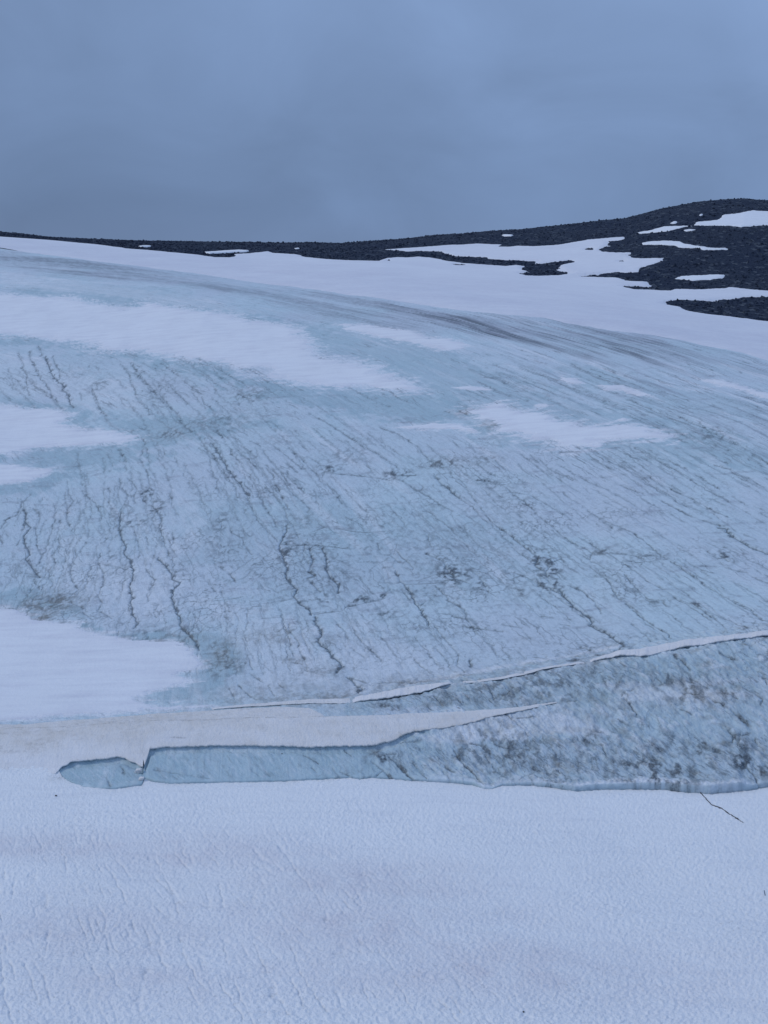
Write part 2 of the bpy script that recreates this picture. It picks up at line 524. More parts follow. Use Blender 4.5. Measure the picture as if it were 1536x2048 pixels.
CRACKS += cr(380, 660,
 (1, [(130,380),(190,440),(200,490)]), (1, [(90,510),(110,570),(150,590),(185,640)]), (1, [(200,540),(230,590),(250,635)]),
 (1.4, [(370,490),(430,520),(490,545)]), (1.1, [(350,520),(380,580)]), (1, [(70,905),(150,960),(160,1060),(200,1140)]),
 (1.2, [(920,640),(1040,705),(1130,760),(1210,820),(1290,870),(1350,915)]), (.9, [(1200,850),(1270,920)]),
 (1, [(460,850),(540,890),(580,950),(640,1030),(700,1090),(730,1150)]), (1, [(640,890),(730,960),(800,1010),(860,1070)]),
 (1.4, [(760,900),(850,980),(920,1060),(970,1110),(1000,1145)]), (1, [(740,1020),(820,1090)]), (.8, [(500,900),(540,990)]),
 (1, [(590,1040),(660,1100),(700,1150)]), (1.2, [(900,970),(1000,1030),(1030,1080)]), (.7, [(1000,810),(1100,880)]), (.8, [(1470,820),(1500,900)]),
 (.7, [(760,760),(860,870),(930,960)]), (.7, [(1360,790),(1480,890)]), (.7, [(840,860),(900,930)]), (.7, [(1220,740),(1330,820)]))
CRACKS += cr(760, 660,
 (1.3, [(0,745),(120,790),(220,850),(290,900),(340,965),(390,1005),(490,1060)]), (.9, [(370,890),(440,950),(500,990)]),
 (1.1, [(720,1010),(800,1070),(880,1120)]), (.9, [(560,850),(610,900)]), (1.1, [(880,1000),(960,1070)]), (1, [(1080,950),(1200,1040),(1330,1150)]),
 (1, [(1220,990),(1320,1080),(1480,1150)]), (.9, [(1360,1030),(1500,1110)]), (1.5, [(500,625),(540,632)]), (1.6, [(610,625),(680,655)]),
 (.8, [(680,880),(740,940)]), (.8, [(0,880),(120,960)]), (.8, [(1150,960),(1290,1080)]), (.7, [(860,660),(940,690)]), (1.2, [(1370,940),(1500,935)]))
CRACKS += cr(1136, 660,
 (1.4, [(680,710),(780,750),(850,790),(910,822)]), (1, [(150,500),(260,540),(380,590)]), (.9, [(560,650),(640,690)]),
 (1.3, [(1000,700),(1100,800),(1200,850),(1330,890)]), (1.1, [(1420,660),(1536,700)]), (1, [(650,970),(780,1010)]),
 (1.3, [(1130,1040),(1250,1070)]), (1.2, [(1270,1095),(1400,1140)]), (.9, [(500,960),(640,1010)]), (.9, [(1060,860),(1330,960)]),
 (.9, [(820,690),(960,740)]), (.9, [(200,440),(420,500),(640,560)]), (.8, [(900,590),(1000,620)]), (.8, [(1340,570),(1420,600)]), (1, [(0,935),(80,935)]))
CRACKS += cr(0, 940,
 (1.5, [(230,190),(165,250),(160,290),(130,340),(40,385),(45,400),(10,445)]), (1.3, [(270,830),(255,850),(290,890),(310,920)]),
 (1.2, [(255,295),(300,340),(310,380),(275,430),(280,500),(285,580),(320,660),(305,715)]),
 (1.2, [(500,170),(500,250),(520,300),(515,350),(520,400),(550,440)]), (1.1, [(525,180),(565,235),(525,290)]),
 (1.3, [(655,140),(670,200),(740,260),(760,310)]), (1.3, [(455,520),(460,560),(420,630),(400,660),(425,710),(380,760),(375,830),(405,860),(390,910)]),
 (1.2, [(660,560),(620,610),(580,680),(550,720),(540,800),(560,860),(600,915),(530,975),(560,1030),(640,1060),(640,1100),(710,1150)]),
 (1, [(840,140),(845,200),(835,280)]), (1.2, [(915,60),(925,110),(915,150),(900,210)]), (1.4, [(930,140),(990,190),(955,260),(920,320)]),
 (1.2, [(1050,150),(1030,200),(1040,250)]), (1.7, [(1095,170),(1100,230),(1140,260),(1200,300),(1235,370),(1240,470)]),
 (1.2, [(1015,420),(1050,510),(1070,600),(1110,680),(1120,770),(1195,850),(1130,950),(1135,1005)]),
 (1.3, [(770,640),(750,700),(790,790),(800,880),(770,920),(750,970),(790,1020),(750,1080),(790,1100),(860,1140)]),
 (1, [(1300,180),(1305,250)]), (1, [(1320,480),(1340,540),(1310,590)]), (1, [(1120,510),(1140,580)]), (1, [(1210,1040),(1180,1100),(1200,1130)]),
 (1.2, [(210,810),(300,825)]), (1, [(300,820),(370,840)]), (.9, [(720,480),(550,500),(455,520)]), (.7, [(200,790),(380,830)]), (1, [(740,710),(900,745),(980,765)]),
 (.9, [(40,460),(60,510)]), (1.3, [(0,500),(15,570)]), (.8, [(770,430),(770,340)]), (.8, [(1160,420),(1170,470)]), (1, [(980,60),(1030,110),(1050,150)]),
 (1.1, [(1140,50),(1150,110),(1130,170)]), (.9, [(660,20),(680,110)]), (.8, [(330,210),(310,250)]), (.8, [(640,420),(650,480)]), (.9, [(350,380),(320,440),(300,500)]))
CRACKS += cr(380, 940,
 (1, [(130,0),(210,70),(200,130),(240,190)]), (1.1, [(240,0),(290,60),(350,130),(360,210)]), (1.1, [(410,100),(475,165)]),
 (1.2, [(640,0),(720,80),(770,160),(850,230),(920,300),(910,320)]), (1.1, [(700,10),(800,180)]),
 (1.5, [(950,0),(1000,80),(1070,130),(1120,190),(1170,260)]), (1, [(1040,100),(1130,180),(1210,285)]), (1.1, [(955,150),(970,220),(1000,300)]),
 (.8, [(740,20),(880,105)]), (1.3, [(440,210),(490,330),(520,390),(620,490),(680,550)]),
 (1.4, [(700,570),(850,575),(950,575),(1210,600)]), (1.4, [(880,580),(870,640),(910,720)]), (2, [(920,600),(945,700),(915,780),(950,810),(900,830),(960,890),(1000,930)]),
 (1.2, [(220,340),(245,440)]), (1.1, [(300,430),(320,480),(400,520),(420,580),(470,650)]), (1.7, [(230,740),(310,800),(350,860)]), (1.1, [(310,800),(380,750),(480,680)]),
 (1.2, [(130,860),(200,930)]), (1.1, [(740,420),(810,370),(900,350),(960,370),(1025,440),(940,475)]),
 (.9, [(0,1010),(240,1000),(420,970)]), (.9, [(320,1050),(620,1020),(800,985)]), (1.5, [(950,1105),(1170,1080),(1200,1050),(1350,1020),(1500,980)]), (1, [(550,1140),(700,1130)]),
 (1.5, [(1320,960),(1350,1020)]), (1.6, [(1470,970),(1540,910)]), (1, [(1140,450),(1330,480),(1500,470)]), (.9, [(460,780),(400,860)]), (1, [(240,570),(230,620)]),
 (1, [(1200,360),(1330,430)]), (1, [(1440,560),(1460,640)]), (.9, [(530,640),(600,720),(680,780)]), (.8, [(560,880),(680,940)]), (1, [(1480,720),(1536,830)]),
 (1, [(1040,20),(1250,40),(1450,60),(1536,80)]), (1.2, [(1010,60),(1040,20)]), (.8, [(0,690),(70,580)]), (1, [(1300,820),(1380,920)]), (.9, [(850,490),(790,520)]))
CRACKS += cr(380, 1200,
 (1.1, [(1220,590),(1350,635)]), (1.3, [(1080,120),(1140,190),(1190,240),(1210,300)]), (1.3, [(1250,200),(1270,260),(1330,330),(1400,390),(1475,465)]),
 (.9, [(1240,370),(1340,440)]), (1, [(260,120),(330,190)]), (.9, [(400,290),(450,390),(500,470)]), (1.1, [(300,680),(345,760)]),
 (1.3, [(370,650),(440,720),(510,765)]), (1.2, [(600,660),(650,735)]), (1.2, [(680,640),(730,695)]), (1.2, [(450,560),(560,630)]), (1.3, [(750,470),(860,490)]),
 (1, [(930,100),(1000,90)]), (1, [(1450,640),(1500,630)]), (.7, [(540,480),(640,560)]), (.9, [(1200,260),(1190,330)]))
CRACKS += cr(760, 940,
 (2.2, [(420,40),(460,90),(540,150),(610,215)]), (1.6, [(0,60),(40,70),(130,40),(270,40)]), (1.1, [(430,40),(540,20)]),
 (1.2, [(170,80),(270,150),(390,210),(490,290)]), (1.2, [(300,100),(340,130),(310,160)]), (1.2, [(540,50),(620,80),(700,190),(780,300),(830,370),(910,440)]),
 (2, [(830,370),(900,430),(990,490),(1060,550),(1130,600),(1200,660)]), (1.4, [(640,70),(780,80),(920,90)]), (1.6, [(930,110),(1010,170),(1100,240),(1200,330),(1220,360)]),
 (1.2, [(1220,360),(1330,440),(1420,520),(1530,585)]), (1, [(800,90),(870,160),(940,210)]), (1, [(540,330),(580,400),(700,510),(760,580),(860,640)]),
 (1.3, [(360,500),(390,590)]), (1, [(440,500),(560,640),(640,720)]), (1.3, [(90,660),(150,710)]), (2, [(125,780),(160,860),(190,880)]), (1.6, [(170,920),(230,1000)]),
 (1.4, [(190,880),(380,870),(520,860)]), (.9, [(280,850),(460,790)]), (2.2, [(350,640),(490,700),(510,760),(590,830),(680,870)]),
 (1.7, [(730,790),(790,860),(830,940)]), (1, [(830,790),(900,870)]), (1.3, [(970,770),(1060,800),(1150,830),(1220,880)]),
 (2.4, [(1220,670),(1190,730),(1270,780),(1300,860)]), (1.4, [(1270,780),(1330,700),(1390,680)]), (2, [(1230,690),(1300,740)]),
 (1.5, [(1350,800),(1440,870),(1536,930)]), (1.3, [(560,1120),(700,1145)]), (1, [(440,1100),(600,1110)]), (1.8, [(20,980),(60,920)]),
 (1, [(1010,170),(1150,190),(1290,270),(1440,360),(1536,440)]), (.9, [(1280,0),(1400,90),(1536,170)]), (.9, [(860,680),(930,750)]), (.9, [(610,720),(740,800)]),
 (1, [(1000,590),(1100,660),(1180,700)]), (.8, [(250,320),(350,400),(440,460)]), (.9, [(130,560),(110,640)]), (1, [(360,1000),(300,1050)]), (.9, [(1150,900),(1300,1030)]),
 (.8, [(460,260),(560,320)]), (.9, [(620,400),(720,540)]), (.8, [(840,560),(880,620)]))
CRACKS += cr(760, 1200,
 (1.3, [(420,200),(490,290),(560,370),(605,420),(590,500),(650,560)]), (1.1, [(430,370),(520,470),(540,530)]),
 (1.7, [(570,125),(740,160)]), (1.7, [(580,195),(720,210),(830,228),(940,240)]), (1.2, [(440,160),(500,165)]), (1.2, [(260,460),(360,540),(420,580)]),
 (1, [(870,380),(915,440)]), (1, [(930,370),(990,440)]), (1, [(1040,380),(1110,445)]), (2, [(690,450),(695,510)]), (1.2, [(815,325),(880,350)]),
 (1.7, [(1200,180),(1235,190)]), (1.6, [(1240,120),(1330,140)]), (1.2, [(1390,185),(1460,195)]), (1, [(940,190),(1090,215)]), (.8, [(120,540),(180,600)]),
 (1.6, [(0,760),(180,735),(300,715),(420,680),(540,660)]), (1.8, [(415,740),(490,810)]), (1.6, [(600,830),(620,838)]), (1.5, [(960,835),(1060,820),(1040,800)]),
 (1.7, [(510,720),(620,780)]), (1.4, [(600,690),(680,760)]), (1.5, [(840,680),(880,760)]), (1.4, [(760,700),(860,780)]), (1.5, [(920,760),(1000,690)]), (1.4, [(980,590),(1170,560),(1320,520)]),
 (1.5, [(1360,495),(1536,455)]), (1.2, [(760,610),(890,615),(960,660)]), (1.3, [(960,870),(1090,980),(1140,1060)]), (1, [(1000,900),(1200,900)]), (1, [(1160,930),(1240,1010)]),
 (1, [(1060,830),(1280,790),(1536,770)]), (1.2, [(0,640),(90,630),(220,640)]), (1.1, [(230,640),(330,625),(450,630),(540,645)]), (1, [(640,620),(700,625)]))
CRACKS += cr(1136, 940,
 (1.3, [(260,50),(360,105),(480,145),(600,195)]), (1.6, [(730,240),(840,300),(930,350),(1060,395),(1170,430)]), (1, [(1180,385),(1300,480),(1450,530)]),
 (1.5, [(970,250),(1080,310),(1160,370)]), (1.5, [(0,540),(130,600),(185,640),(165,685),(150,670)]),
 (1.3, [(120,530),(200,590),(310,640),(400,700),(520,780),(620,860),(740,920),(850,1000),(930,1040)]),
 (1.5, [(280,390),(500,480),(590,550),(660,610),(720,660),(830,720),(940,800)]), (1.4, [(940,800),(1060,890),(1160,950),(1250,1000),(1380,1070),(1490,1145)]),
 (1.3, [(340,640),(520,655),(720,665)]), (2, [(520,660),(570,690)]), (1.6, [(240,800),(310,850),(340,905),(380,980),(440,1020),(510,1080),(590,1150)]),
 (1.4, [(430,800),(540,920),(620,990),(700,1000),(760,1040)]), (1.7, [(960,1030),(1040,1080),(1120,1140)]), (1, [(860,1000),(1000,1040)]),
 (1.4, [(1070,620),(1150,680),(1200,750),(1370,790),(1440,830),(1536,870)]), (1.8, [(1160,650),(1230,700)]), (1.5, [(0,870),(130,940),(200,1010),(260,1100)]),
 (1, [(1020,735),(1200,745)]), (1.3, [(1250,20),(1400,70),(1500,130)]), (1, [(800,120),(900,180)]), (1, [(1100,220),(1200,270)]), (.8, [(60,40),(300,150),(480,250),(640,350)]),
 (.8, [(180,140),(360,240),(520,340)]), (1, [(1190,590),(1310,640)]), (1, [(870,770),(960,780)]), (1, [(1230,950),(1310,965)]), (.8, [(560,220),(800,340),(900,410)]), (.8, [(0,440),(140,510)]))
CRACKS += cr(1136, 1200,
 (1.6, [(430,0),(560,110),(600,160),(680,210),(770,255),(780,290)]), (1.2, [(940,50),(1060,130),(1150,200)]), (1.2, [(970,40),(1100,110),(1220,220)]),
 (1.5, [(1270,0),(1400,70),(1440,120),(1495,160)]), (1.7, [(90,360),(180,380)]), (1.4, [(400,480),(430,510)]), (1.8, [(820,430),(880,470),(930,520)]), (1.3, [(1050,390),(1070,440)]),
 (1.7, [(440,760),(530,880)]), (2, [(890,710),(1020,720),(1150,780),(1250,840),(1330,910),(1420,985)]), (2, [(1200,960),(1270,1050),(1260,1100)]),
 (2, [(1500,580),(1525,650)]), (2, [(1180,690),(1300,750)]), (1.5, [(1220,620),(1290,650),(1400,700),(1500,750),(1480,800)]), (1.4, [(0,470),(160,440),(350,405)]),
 (1.3, [(580,450),(620,490)]), (1.4, [(940,600),(1000,630)]), (1.3, [(700,650),(860,620),(960,630)]), (1.4, [(410,740),(450,700),(560,660)]), (1.1, [(1160,410),(1250,430)]),
 (1.1, [(1250,440),(1310,460)]), (1.2, [(1310,1060),(1400,1020)]), (1.5, [(870,840),(960,880)]), (1.2, [(380,920),(520,990)]), (1.2, [(280,550),(100,560)]), (1.2, [(820,800),(900,800)]))
CRACKS += cr(800, 1450,
 (1.9, [(410,210),(500,330),(570,390),(640,465)]), (2, [(720,150),(850,185),(1000,195)]), (1.8, [(660,250),(690,300)]), (1.6, [(840,300),(880,340)]), (2, [(1060,360),(1150,410)]),
 (1.5, [(0,340),(60,390),(140,440)]), (1.3, [(100,300),(210,420)]), (1.3, [(260,260),(420,390)]), (1.2, [(330,380),(380,430)]), (1.4, [(540,150),(640,160),(700,230)]), (1.5, [(880,240),(1000,330),(1060,370)]),
 (1.2, [(0,140),(180,130)]), (1.4, [(480,170),(540,220),(640,240)]), (1.3, [(1190,300),(1220,400)]), (1.4, [(1160,180),(1200,270)]), (1.2, [(700,310),(750,360)]))
CRACKS += cr(440, 1450,
 (1.9, [(1160,280),(1250,350),(1320,415)]), (1.9, [(1300,250),(1390,330),(1440,390),(1510,440)]), (2, [(1180,220),(1350,230)]), (1.5, [(1250,350),(1210,390)]), (1.5, [(920,360),(990,390)]),
 (1, [(640,230),(760,300)]), (1, [(860,330),(910,400)]), (.9, [(240,350),(300,400)]), (.9, [(350,360),(390,400)]), (1, [(960,180),(1010,240)]), (1, [(700,330),(740,370)]))
CRACKS += cr(1136, 1450,
 (2.4, [(1350,350),(1420,410),(1470,495)]), (2, [(1190,20),(1280,100),(1300,200)]), (1.7, [(20,130),(130,125),(270,190)]), (1.7, [(370,250),(500,310)]), (2, [(1060,230),(1150,240)]),
 (1.5, [(1030,150),(1120,200)]), (1.6, [(1330,70),(1300,180)]), (1.6, [(1430,120),(1500,220)]), (1.6, [(1220,240),(1360,340)]), (1.6, [(260,180),(300,280),(360,320)]), (1.4, [(640,190),(720,240)]))
CRACKS += cr(60, 1450, (.9, [(960,350),(1130,380),(1380,415)]), (1.2, [(700,320),(730,390)]), (1.2, [(590,400),(620,470)]))

# boldest channels: things of their own, a dark slush bed lying in the carved groove
BOLD = [
 (cr(380, 1200, (3.2, [(960,125),(965,170),(1005,220),(1010,260),(985,300),(1000,340),(1060,375),(1085,425),(1140,460),(1160,500),(1125,555)]))[0],
  "bold winding S-shaped meltwater channel above the short curved cream ridge"),
 (cr(380, 1200, (2.6, [(1200,590),(1250,620),(1275,655),(1330,680),(1290,712)]))[0],
  "short dark hooked channel joining the left end of the central cream ridge"),
 (cr(1136, 1200, (2.6, [(-60,-80),(0,0),(60,60),(160,130),(180,160),(170,195),(240,230),(310,260),(350,295),(425,350),(365,390)]))[0],
  "dark crooked channel running down to the left end of the long right-hand cream ridge"),
 (cr(1136, 940, (2.8, [(1150,440),(1210,445),(1260,510),(1330,550),(1400,590),(1500,625),(1580,660)]))[0],
  "dark diagonal crack cut off by the right edge of the picture, high on the ice"),
 (cr(0, 940, (2.0, [(930,320),(915,450),(935,530),(970,590),(950,640),(1000,690),(1025,760),(1020,840),(995,890),(1010,960),(1020,980),(1000,1000),(1015,1060),(1020,1110),(1060,1170),(1030,1215)]))[0],
  "long zigzag crack ending above the broad lower left snow patch, dark in its lower half"),
 (cr(0, 940, (2.0, [(1220,680),(1310,780),(1330,840),(1385,860),(1330,920),(1320,990),(1350,1070),(1390,1150),(1380,1190),(1430,1240),(1490,1300),(1530,1380)]))[0],
  "zigzag crack with dark forked head, meeting the right end of the broad lower left patch"),
 (cr(0, 940, (1.8, [(190,300),(200,370),(190,390),(235,440),(185,500),(190,560),(210,600),(230,650),(195,680),(220,710),(270,780),(300,825)]))[0],
  "zigzag crack closest to the left edge of the picture, above the brown stained ice"),
 (cr(380, 940, (2.3, [(740,430),(745,470),(710,530),(690,570),(700,620),(720,680),(750,760),(730,810),(800,890),(825,910),(800,970),(850,1030),(920,1070),(930,1110)]))[0],
  "long dark stepped crack above the winding S-shaped channel, crossing a straight horizontal fault"),
 (cr(380, 940, (2.2, [(1010,595),(1050,660),(1050,760),(1080,830),(1150,880),(1130,940)]))[0],
  "dark crack hanging from the right half of the horizontal fault in the ice"),
 (cr(760, 940, (2.1, [(190,880),(250,960),(270,1020),(310,1060),(330,1110),(365,1150),(375,1190)]))[0],
  "dark crack dropping from a dirty cross seam in the middle of the ice slope"),
 (cr(380, 660, (2.0, [(170,870),(210,930),(260,1015),(300,1080),(350,1140),(390,1190),(450,1270)]))[0],
  "thin slanting dark crack in the upper ice, right of the pointed left snow patch"),
 (cr(760, 940, (2.6, [(1210,880),(1300,900),(1390,950),(1460,1010),(1490,1050)]))[0],
  "short thick black crack under a knot of dirty ice right of the middle"),
 (cr(0, 660, (1.8, [(345,210),(360,240),(385,280),(390,325),(450,395),(505,435),(470,455),(510,485),(530,510),(540,570),(575,590)]))[0],
  "small crooked crack at far left between the two upper snow patches"),
]

# dirt blotches: u, v, half width, half height, strength, brownness
BLOTS = [(100,1207,45,14,.9,.6),(85,1232,20,8,.7,1),(445,1310,24,22,.8,.7),(435,1290,15,6,.6,.6),(485,1330,9,5,.8,.2),(545,1272,48,9,.4,.8),(660,1282,22,8,.35,.8),(590,1322,30,5,.4,.5),(640,1342,35,5,.4,.8),
 (450,1335,26,16,.55,.3),(1090,1130,24,26,.8,0),(1100,1170,24,11,.8,0),(905,1148,30,17,.8,0),(885,925,32,8,.7,.3),(970,918,22,9,.5,.3),(795,948,20,7,.8,0),(660,935,20,10,.6,0),(310,1015,13,10,.8,.1),(265,1047,26,5,.6,0),
 (295,985,14,9,.7,0),(575,1100,13,22,.7,0),(615,1040,42,18,.3,.2),(640,1200,36,14,.4,0),(985,970,18,12,.35,0),(1035,1185,13,11,.5,.2),(345,868,26,8,.6,.3),(430,842,70,9,.35,.2),(770,1225,20,10,.5,0),
 (1205,1104,22,6,.6,.2),(1270,1118,14,5,.6,.2),(1450,1113,17,11,.6,0),(1430,870,30,12,.5,.1),(495,790,36,13,.4,.2),(195,772,14,10,.4,0),(320,780,20,20,.4,.1),(1393,1210,9,5,.8,.1),(1180,1298,22,6,.5,0),(1320,1200,22,5,.6,.2),
 (240,1030,20,14,.35,0),(445,1045,14,22,.4,0),(445,1095,18,12,.4,0),(350,1140,14,10,.6,0),(560,880,30,14,.25,.1),(690,910,30,14,.35,.1),(1020,1000,50,30,.22,0),(700,1060,60,25,.2,0),(840,1090,90,40,.2,0),(1280,1110,30,14,.3,0),
 (980,850,14,7,.5,1),(930,824,16,4,.5,.8),(680,1150,22,30,.3,0),(960,1170,14,18,.5,0),(1240,1060,18,6,.3,0),(1050,1280,20,6,.2,.6),(820,1270,40,20,.2,.1),(440,740,80,14,.12,0),(150,750,60,30,.12,.1),(720,1200,20,10,.6,0),
 (300,1268,60,6,.35,.1),(360,1280,40,4,.5,.9),(960,1360,70,8,.25,.7),(560,1397,120,6,.35,.9),(660,1392,50,6,.55,.9),(820,1369,60,5,.5,.7),
 (770,1515,26,14,.8,0),(1000,1500,75,18,.55,.1),(1180,1480,38,14,.5,0),(1310,1556,75,8,.8,.1),(1400,1510,28,8,.6,.2),(1500,1542,32,18,.9,0),(1480,1500,28,22,.5,0),(1385,1385,50,11,.7,.5),(1460,1385,36,12,.6,.4),
 (1110,1370,95,14,.45,.1),(1000,1387,65,14,.5,.2),(880,1397,40,10,.5,.2),(775,1410,20,8,.8,.2),(1210,1368,34,16,.4,0),(1250,1500,45,32,.35,0),(1340,1490,40,26,.35,0),(1180,1325,30,6,.5,.6),(1350,1362,60,7,.45,.1),(1110,1530,80,20,.3,0),(1400,1540,80,20,.3,0),
 (920,1510,40,12,.4,0),(1240,1430,40,14,.3,.1),(1180,1400,60,8,.3,.8)]

TEAL = [
 (1, [(-250,655),(0,672),(73,677),(167,690),(255,705),(400,727),(520,757),(640,775),(850,790),(960,790),(980,840),(850,850),(700,830),(560,800),(430,760),(250,715),(100,692),(0,686),(-250,672)]),
 (1, [(-250,780),(0,785),(120,812),(170,823),(290,835),(440,832),(540,850),(420,872),(340,892),(300,908),(200,903),(250,885),(290,878),(200,850),(120,830),(0,800),(-250,795)]),
 (1, [(-250,905),(0,912),(100,896),(250,890),(330,905),(260,930),(130,945),(60,932),(0,926),(-250,924)]),
 (1, [(-250,968),(0,968),(60,963),(110,946),(150,948),(90,985),(0,992),(-250,990)]),
 (.9, [(25,582),(70,566),(150,566),(300,576),(450,612),(560,640),(680,662),(650,692),(560,660),(420,628),(280,618),(150,598),(60,592)]),
 (.75, [(600,660),(700,662),(900,700),(1040,760),(1150,805),(1320,840),(1420,870),(1536,900),(1536,940),(1400,925),(1250,895),(1100,905),(1000,880),(950,870),(870,800),(780,740),(640,705)]),
 (.5, [(1150,720),(1300,760),(1500,800),(1536,840),(1400,830),(1250,790),(1100,740)]),
 (1, [(365,1262),(440,1262),(485,1300),(495,1345),(450,1372),(410,1390),(300,1406),(270,1400),(340,1374),(400,1362),(405,1338),(412,1325),(385,1300)]),
 (1, [(150,1245),(260,1264),(380,1268),(370,1282),(260,1277),(180,1264)]),
 (1, [(-250,1180),(0,1182),(80,1178),(130,1200),(150,1228),(110,1240),(60,1208),(0,1208),(-250,1205)]),
 (.95, [(90,1525),(200,1515),(300,1495),(560,1492),(780,1485),(850,1462),(900,1470),(800,1575),(560,1572),(200,1582),(110,1565)]),
 (.55, [(780,1490),(900,1460),(1100,1440),(1300,1420),(1700,1400),(1700,1600),(1300,1590),(1000,1580),(800,1565)]),
 (.7, [(700,1402),(900,1380),(1180,1330),(1536,1290),(1700,1280),(1700,1370),(1200,1405),(1000,1418),(700,1430)]),
 (.6, [(780,1378),(900,1352),(1060,1322),(1240,1290),(1240,1298),(1060,1336),(900,1364),(780,1386)]),
 (.45, [(380,1010),(700,1000),(1000,1050),(1060,1130),(900,1190),(560,1190),(380,1120)]),
]
WHITE = [  # wind-packed snow dust on the ice
 (.8, [(800,1366),(900,1350),(1060,1320),(1240,1288),(1240,1294),(1060,1328),(900,1358),(800,1374)]),
 (.5, [(380,1195),(620,1250),(680,1350),(560,1400),(470,1380),(500,1320),(440,1262)]),
 (.4, [(700,1250),(860,1300),(900,1350),(720,1385),(690,1330)]),
 (.45, [(-250,690),(0,700),(240,760),(280,820),(100,800),(-250,770)]),
 (.4, [(120,1030),(100,1170),(300,1240),(380,1180),(300,1120),(180,1130)]),
 (.5, [(860,1440),(1040,1425),(1150,1440),(1050,1470),(900,1490)]),
 (.6, [(1200,1370),(1380,1362),(1480,1360),(1400,1378),(1240,1385)]),
 (.5, [(0,540),(300,580),(520,625),(400,618),(200,590),(0,572)]),
]

# ------------------------------------------------------------------ snow patches on the ice
PATCHES = [
 ([(-280,556),(0,586),(34,590),(78,593.6),(109,593.6),(135,591),(156,596),(182,603),(221,612),(279,613),(286,602),(325.5,606.6),(400,621),(432,623.6),(466,627.5),(505,640.5),(549,643),(599,653.5),(606.5,665),(627,683),(640,704),(635,711),(666.5,716),
   (718.5,722.5),(780,746),(812,756),(820,764),(838,774.6),(848.5,782),(812,786),(781,781),(744.6,778.5),(692.5,776),(640,772),(601,769),(562,761.5),(523,754),(489,748.5),(526,741),(479,737),(437,725),(400,722.5),(364.6,718.6),(281,703),(255,699),
   (221,705.6),(193,702),(167,688.6),(156,683.5),(104,682),(73,675.6),(26,671.7),(0,670),(-280,648)], "largest snow patch on the ice, a long white tongue from the left edge", 1.6, 150),
 ([(674,647),(718.5,649.6),(780,656),(825,661),(864,675.6),(900.6,678),(942,691),(926.6,694),(906,701.7),(877,699),(838,688.6),(794,681),(760,675.6),(700,660)], "slender snow streak under the dirty ice band, just right of the largest patch", 1.1, 110),
 ([(919,819),(942,815),(981,808),(1002,802),(1033,813.6),(1041,819),(1085.5,822.7),(1111.5,834.5),(1157,841),(1172.5,849),(1240,849),(1292,851),(1352,868),(1360,877.5),(1318,881),(1292,880),(1245,882.6),(1196,886.5),(1211.5,894),(1162,899.6),(1151.6,903.5),
   (1124.5,905),(1106,895.7),(1106,889),(1072.5,884),(1054,881),(1025.6,868),(986.5,865.7),(986.5,852.7),(968,847.5),(947.5,833),(926.6,822.7)], "bright ragged snow patch alone on the blue ice right of the middle", 1.3, 130),
 ([(799,854),(838,850),(885,846),(926.6,851),(958,866),(953,868),(916,858),(874.6,859),(838,859)], "narrow snow wisp at the left of the bright ragged middle patch", .6, 90),
 ([(-280,798),(0,810),(26,812),(65,817.5),(138,821.5),(146,832),(125,842),(130,850),(161,856.6),(203,859),(255,869.6),(276,876),(247,885),(208,890),(141,892),(104,894),(65,896),(21,906),(0,910),(-280,905)], "pointed snow patch at the left edge, between the largest patch and a small wedge", 1.2, 120),
 ([(-280,922),(0,928),(52,933),(104,942.5),(94,948),(57,963),(16,967),(0,969),(-280,968)], "small snow wedge at the left edge below the pointed patch, edged with teal ice", .8, 100),
 ([(-280,1212),(0,1213),(39,1217),(78,1239),(125,1243),(156,1248),(182,1261),(221,1268),(260,1275.5),(281,1278),(338.5,1278),(365,1281),(378,1290),(398,1312),(414,1325),(406,1338),(380,1342),(360,1346),(391,1364),(338.5,1377),(312,1385),(276,1398),(300,1406),
   (338,1412),(400,1408),(420,1412),(400,1418),(280,1423),(200,1430),(100,1437),(50,1442),(0,1443),(-280,1447)], "broad smooth snow patch at lower left, resting against the snow bank", .5, 150),
 ([(1120,752),(1136,756),(1150,757),(1168,766),(1140,768),(1122,760)], "small white snow dab above the bright ragged middle patch", .5, 60),
 ([(1196,771),(1248,771),(1266,778.5),(1303,790),(1282,793),(1240,781),(1211.5,780)], "thin curved snow streak on the streaky ice right of the small white dab", .6, 80),
 ([(1402,760),(1435,758),(1474.5,769),(1536,788),(1780,826),(1780,840),(1536,798),(1521,795),(1474.5,777),(1422,767)], "long thin snow streak running out at the right edge of the glacier", .7, 90),
 ([(1230,839),(1245,835.5),(1257,838),(1250,842.5),(1240,842.5)], "tiny snow oval touching the top of the bright ragged patch, on dark teal ice", .4, 50),
 ([(1069,811),(1085,807.5),(1100,811),(1090,814.5),(1075,814.5)], "tiny snow oval just above the bright ragged middle patch", .4, 50),
 ([(905,775),(924,773),(963,773.5),(983,780),(950,781),(924,779)], "faint flat snow wisp between the largest patch and the bright ragged one", .5, 60),
]
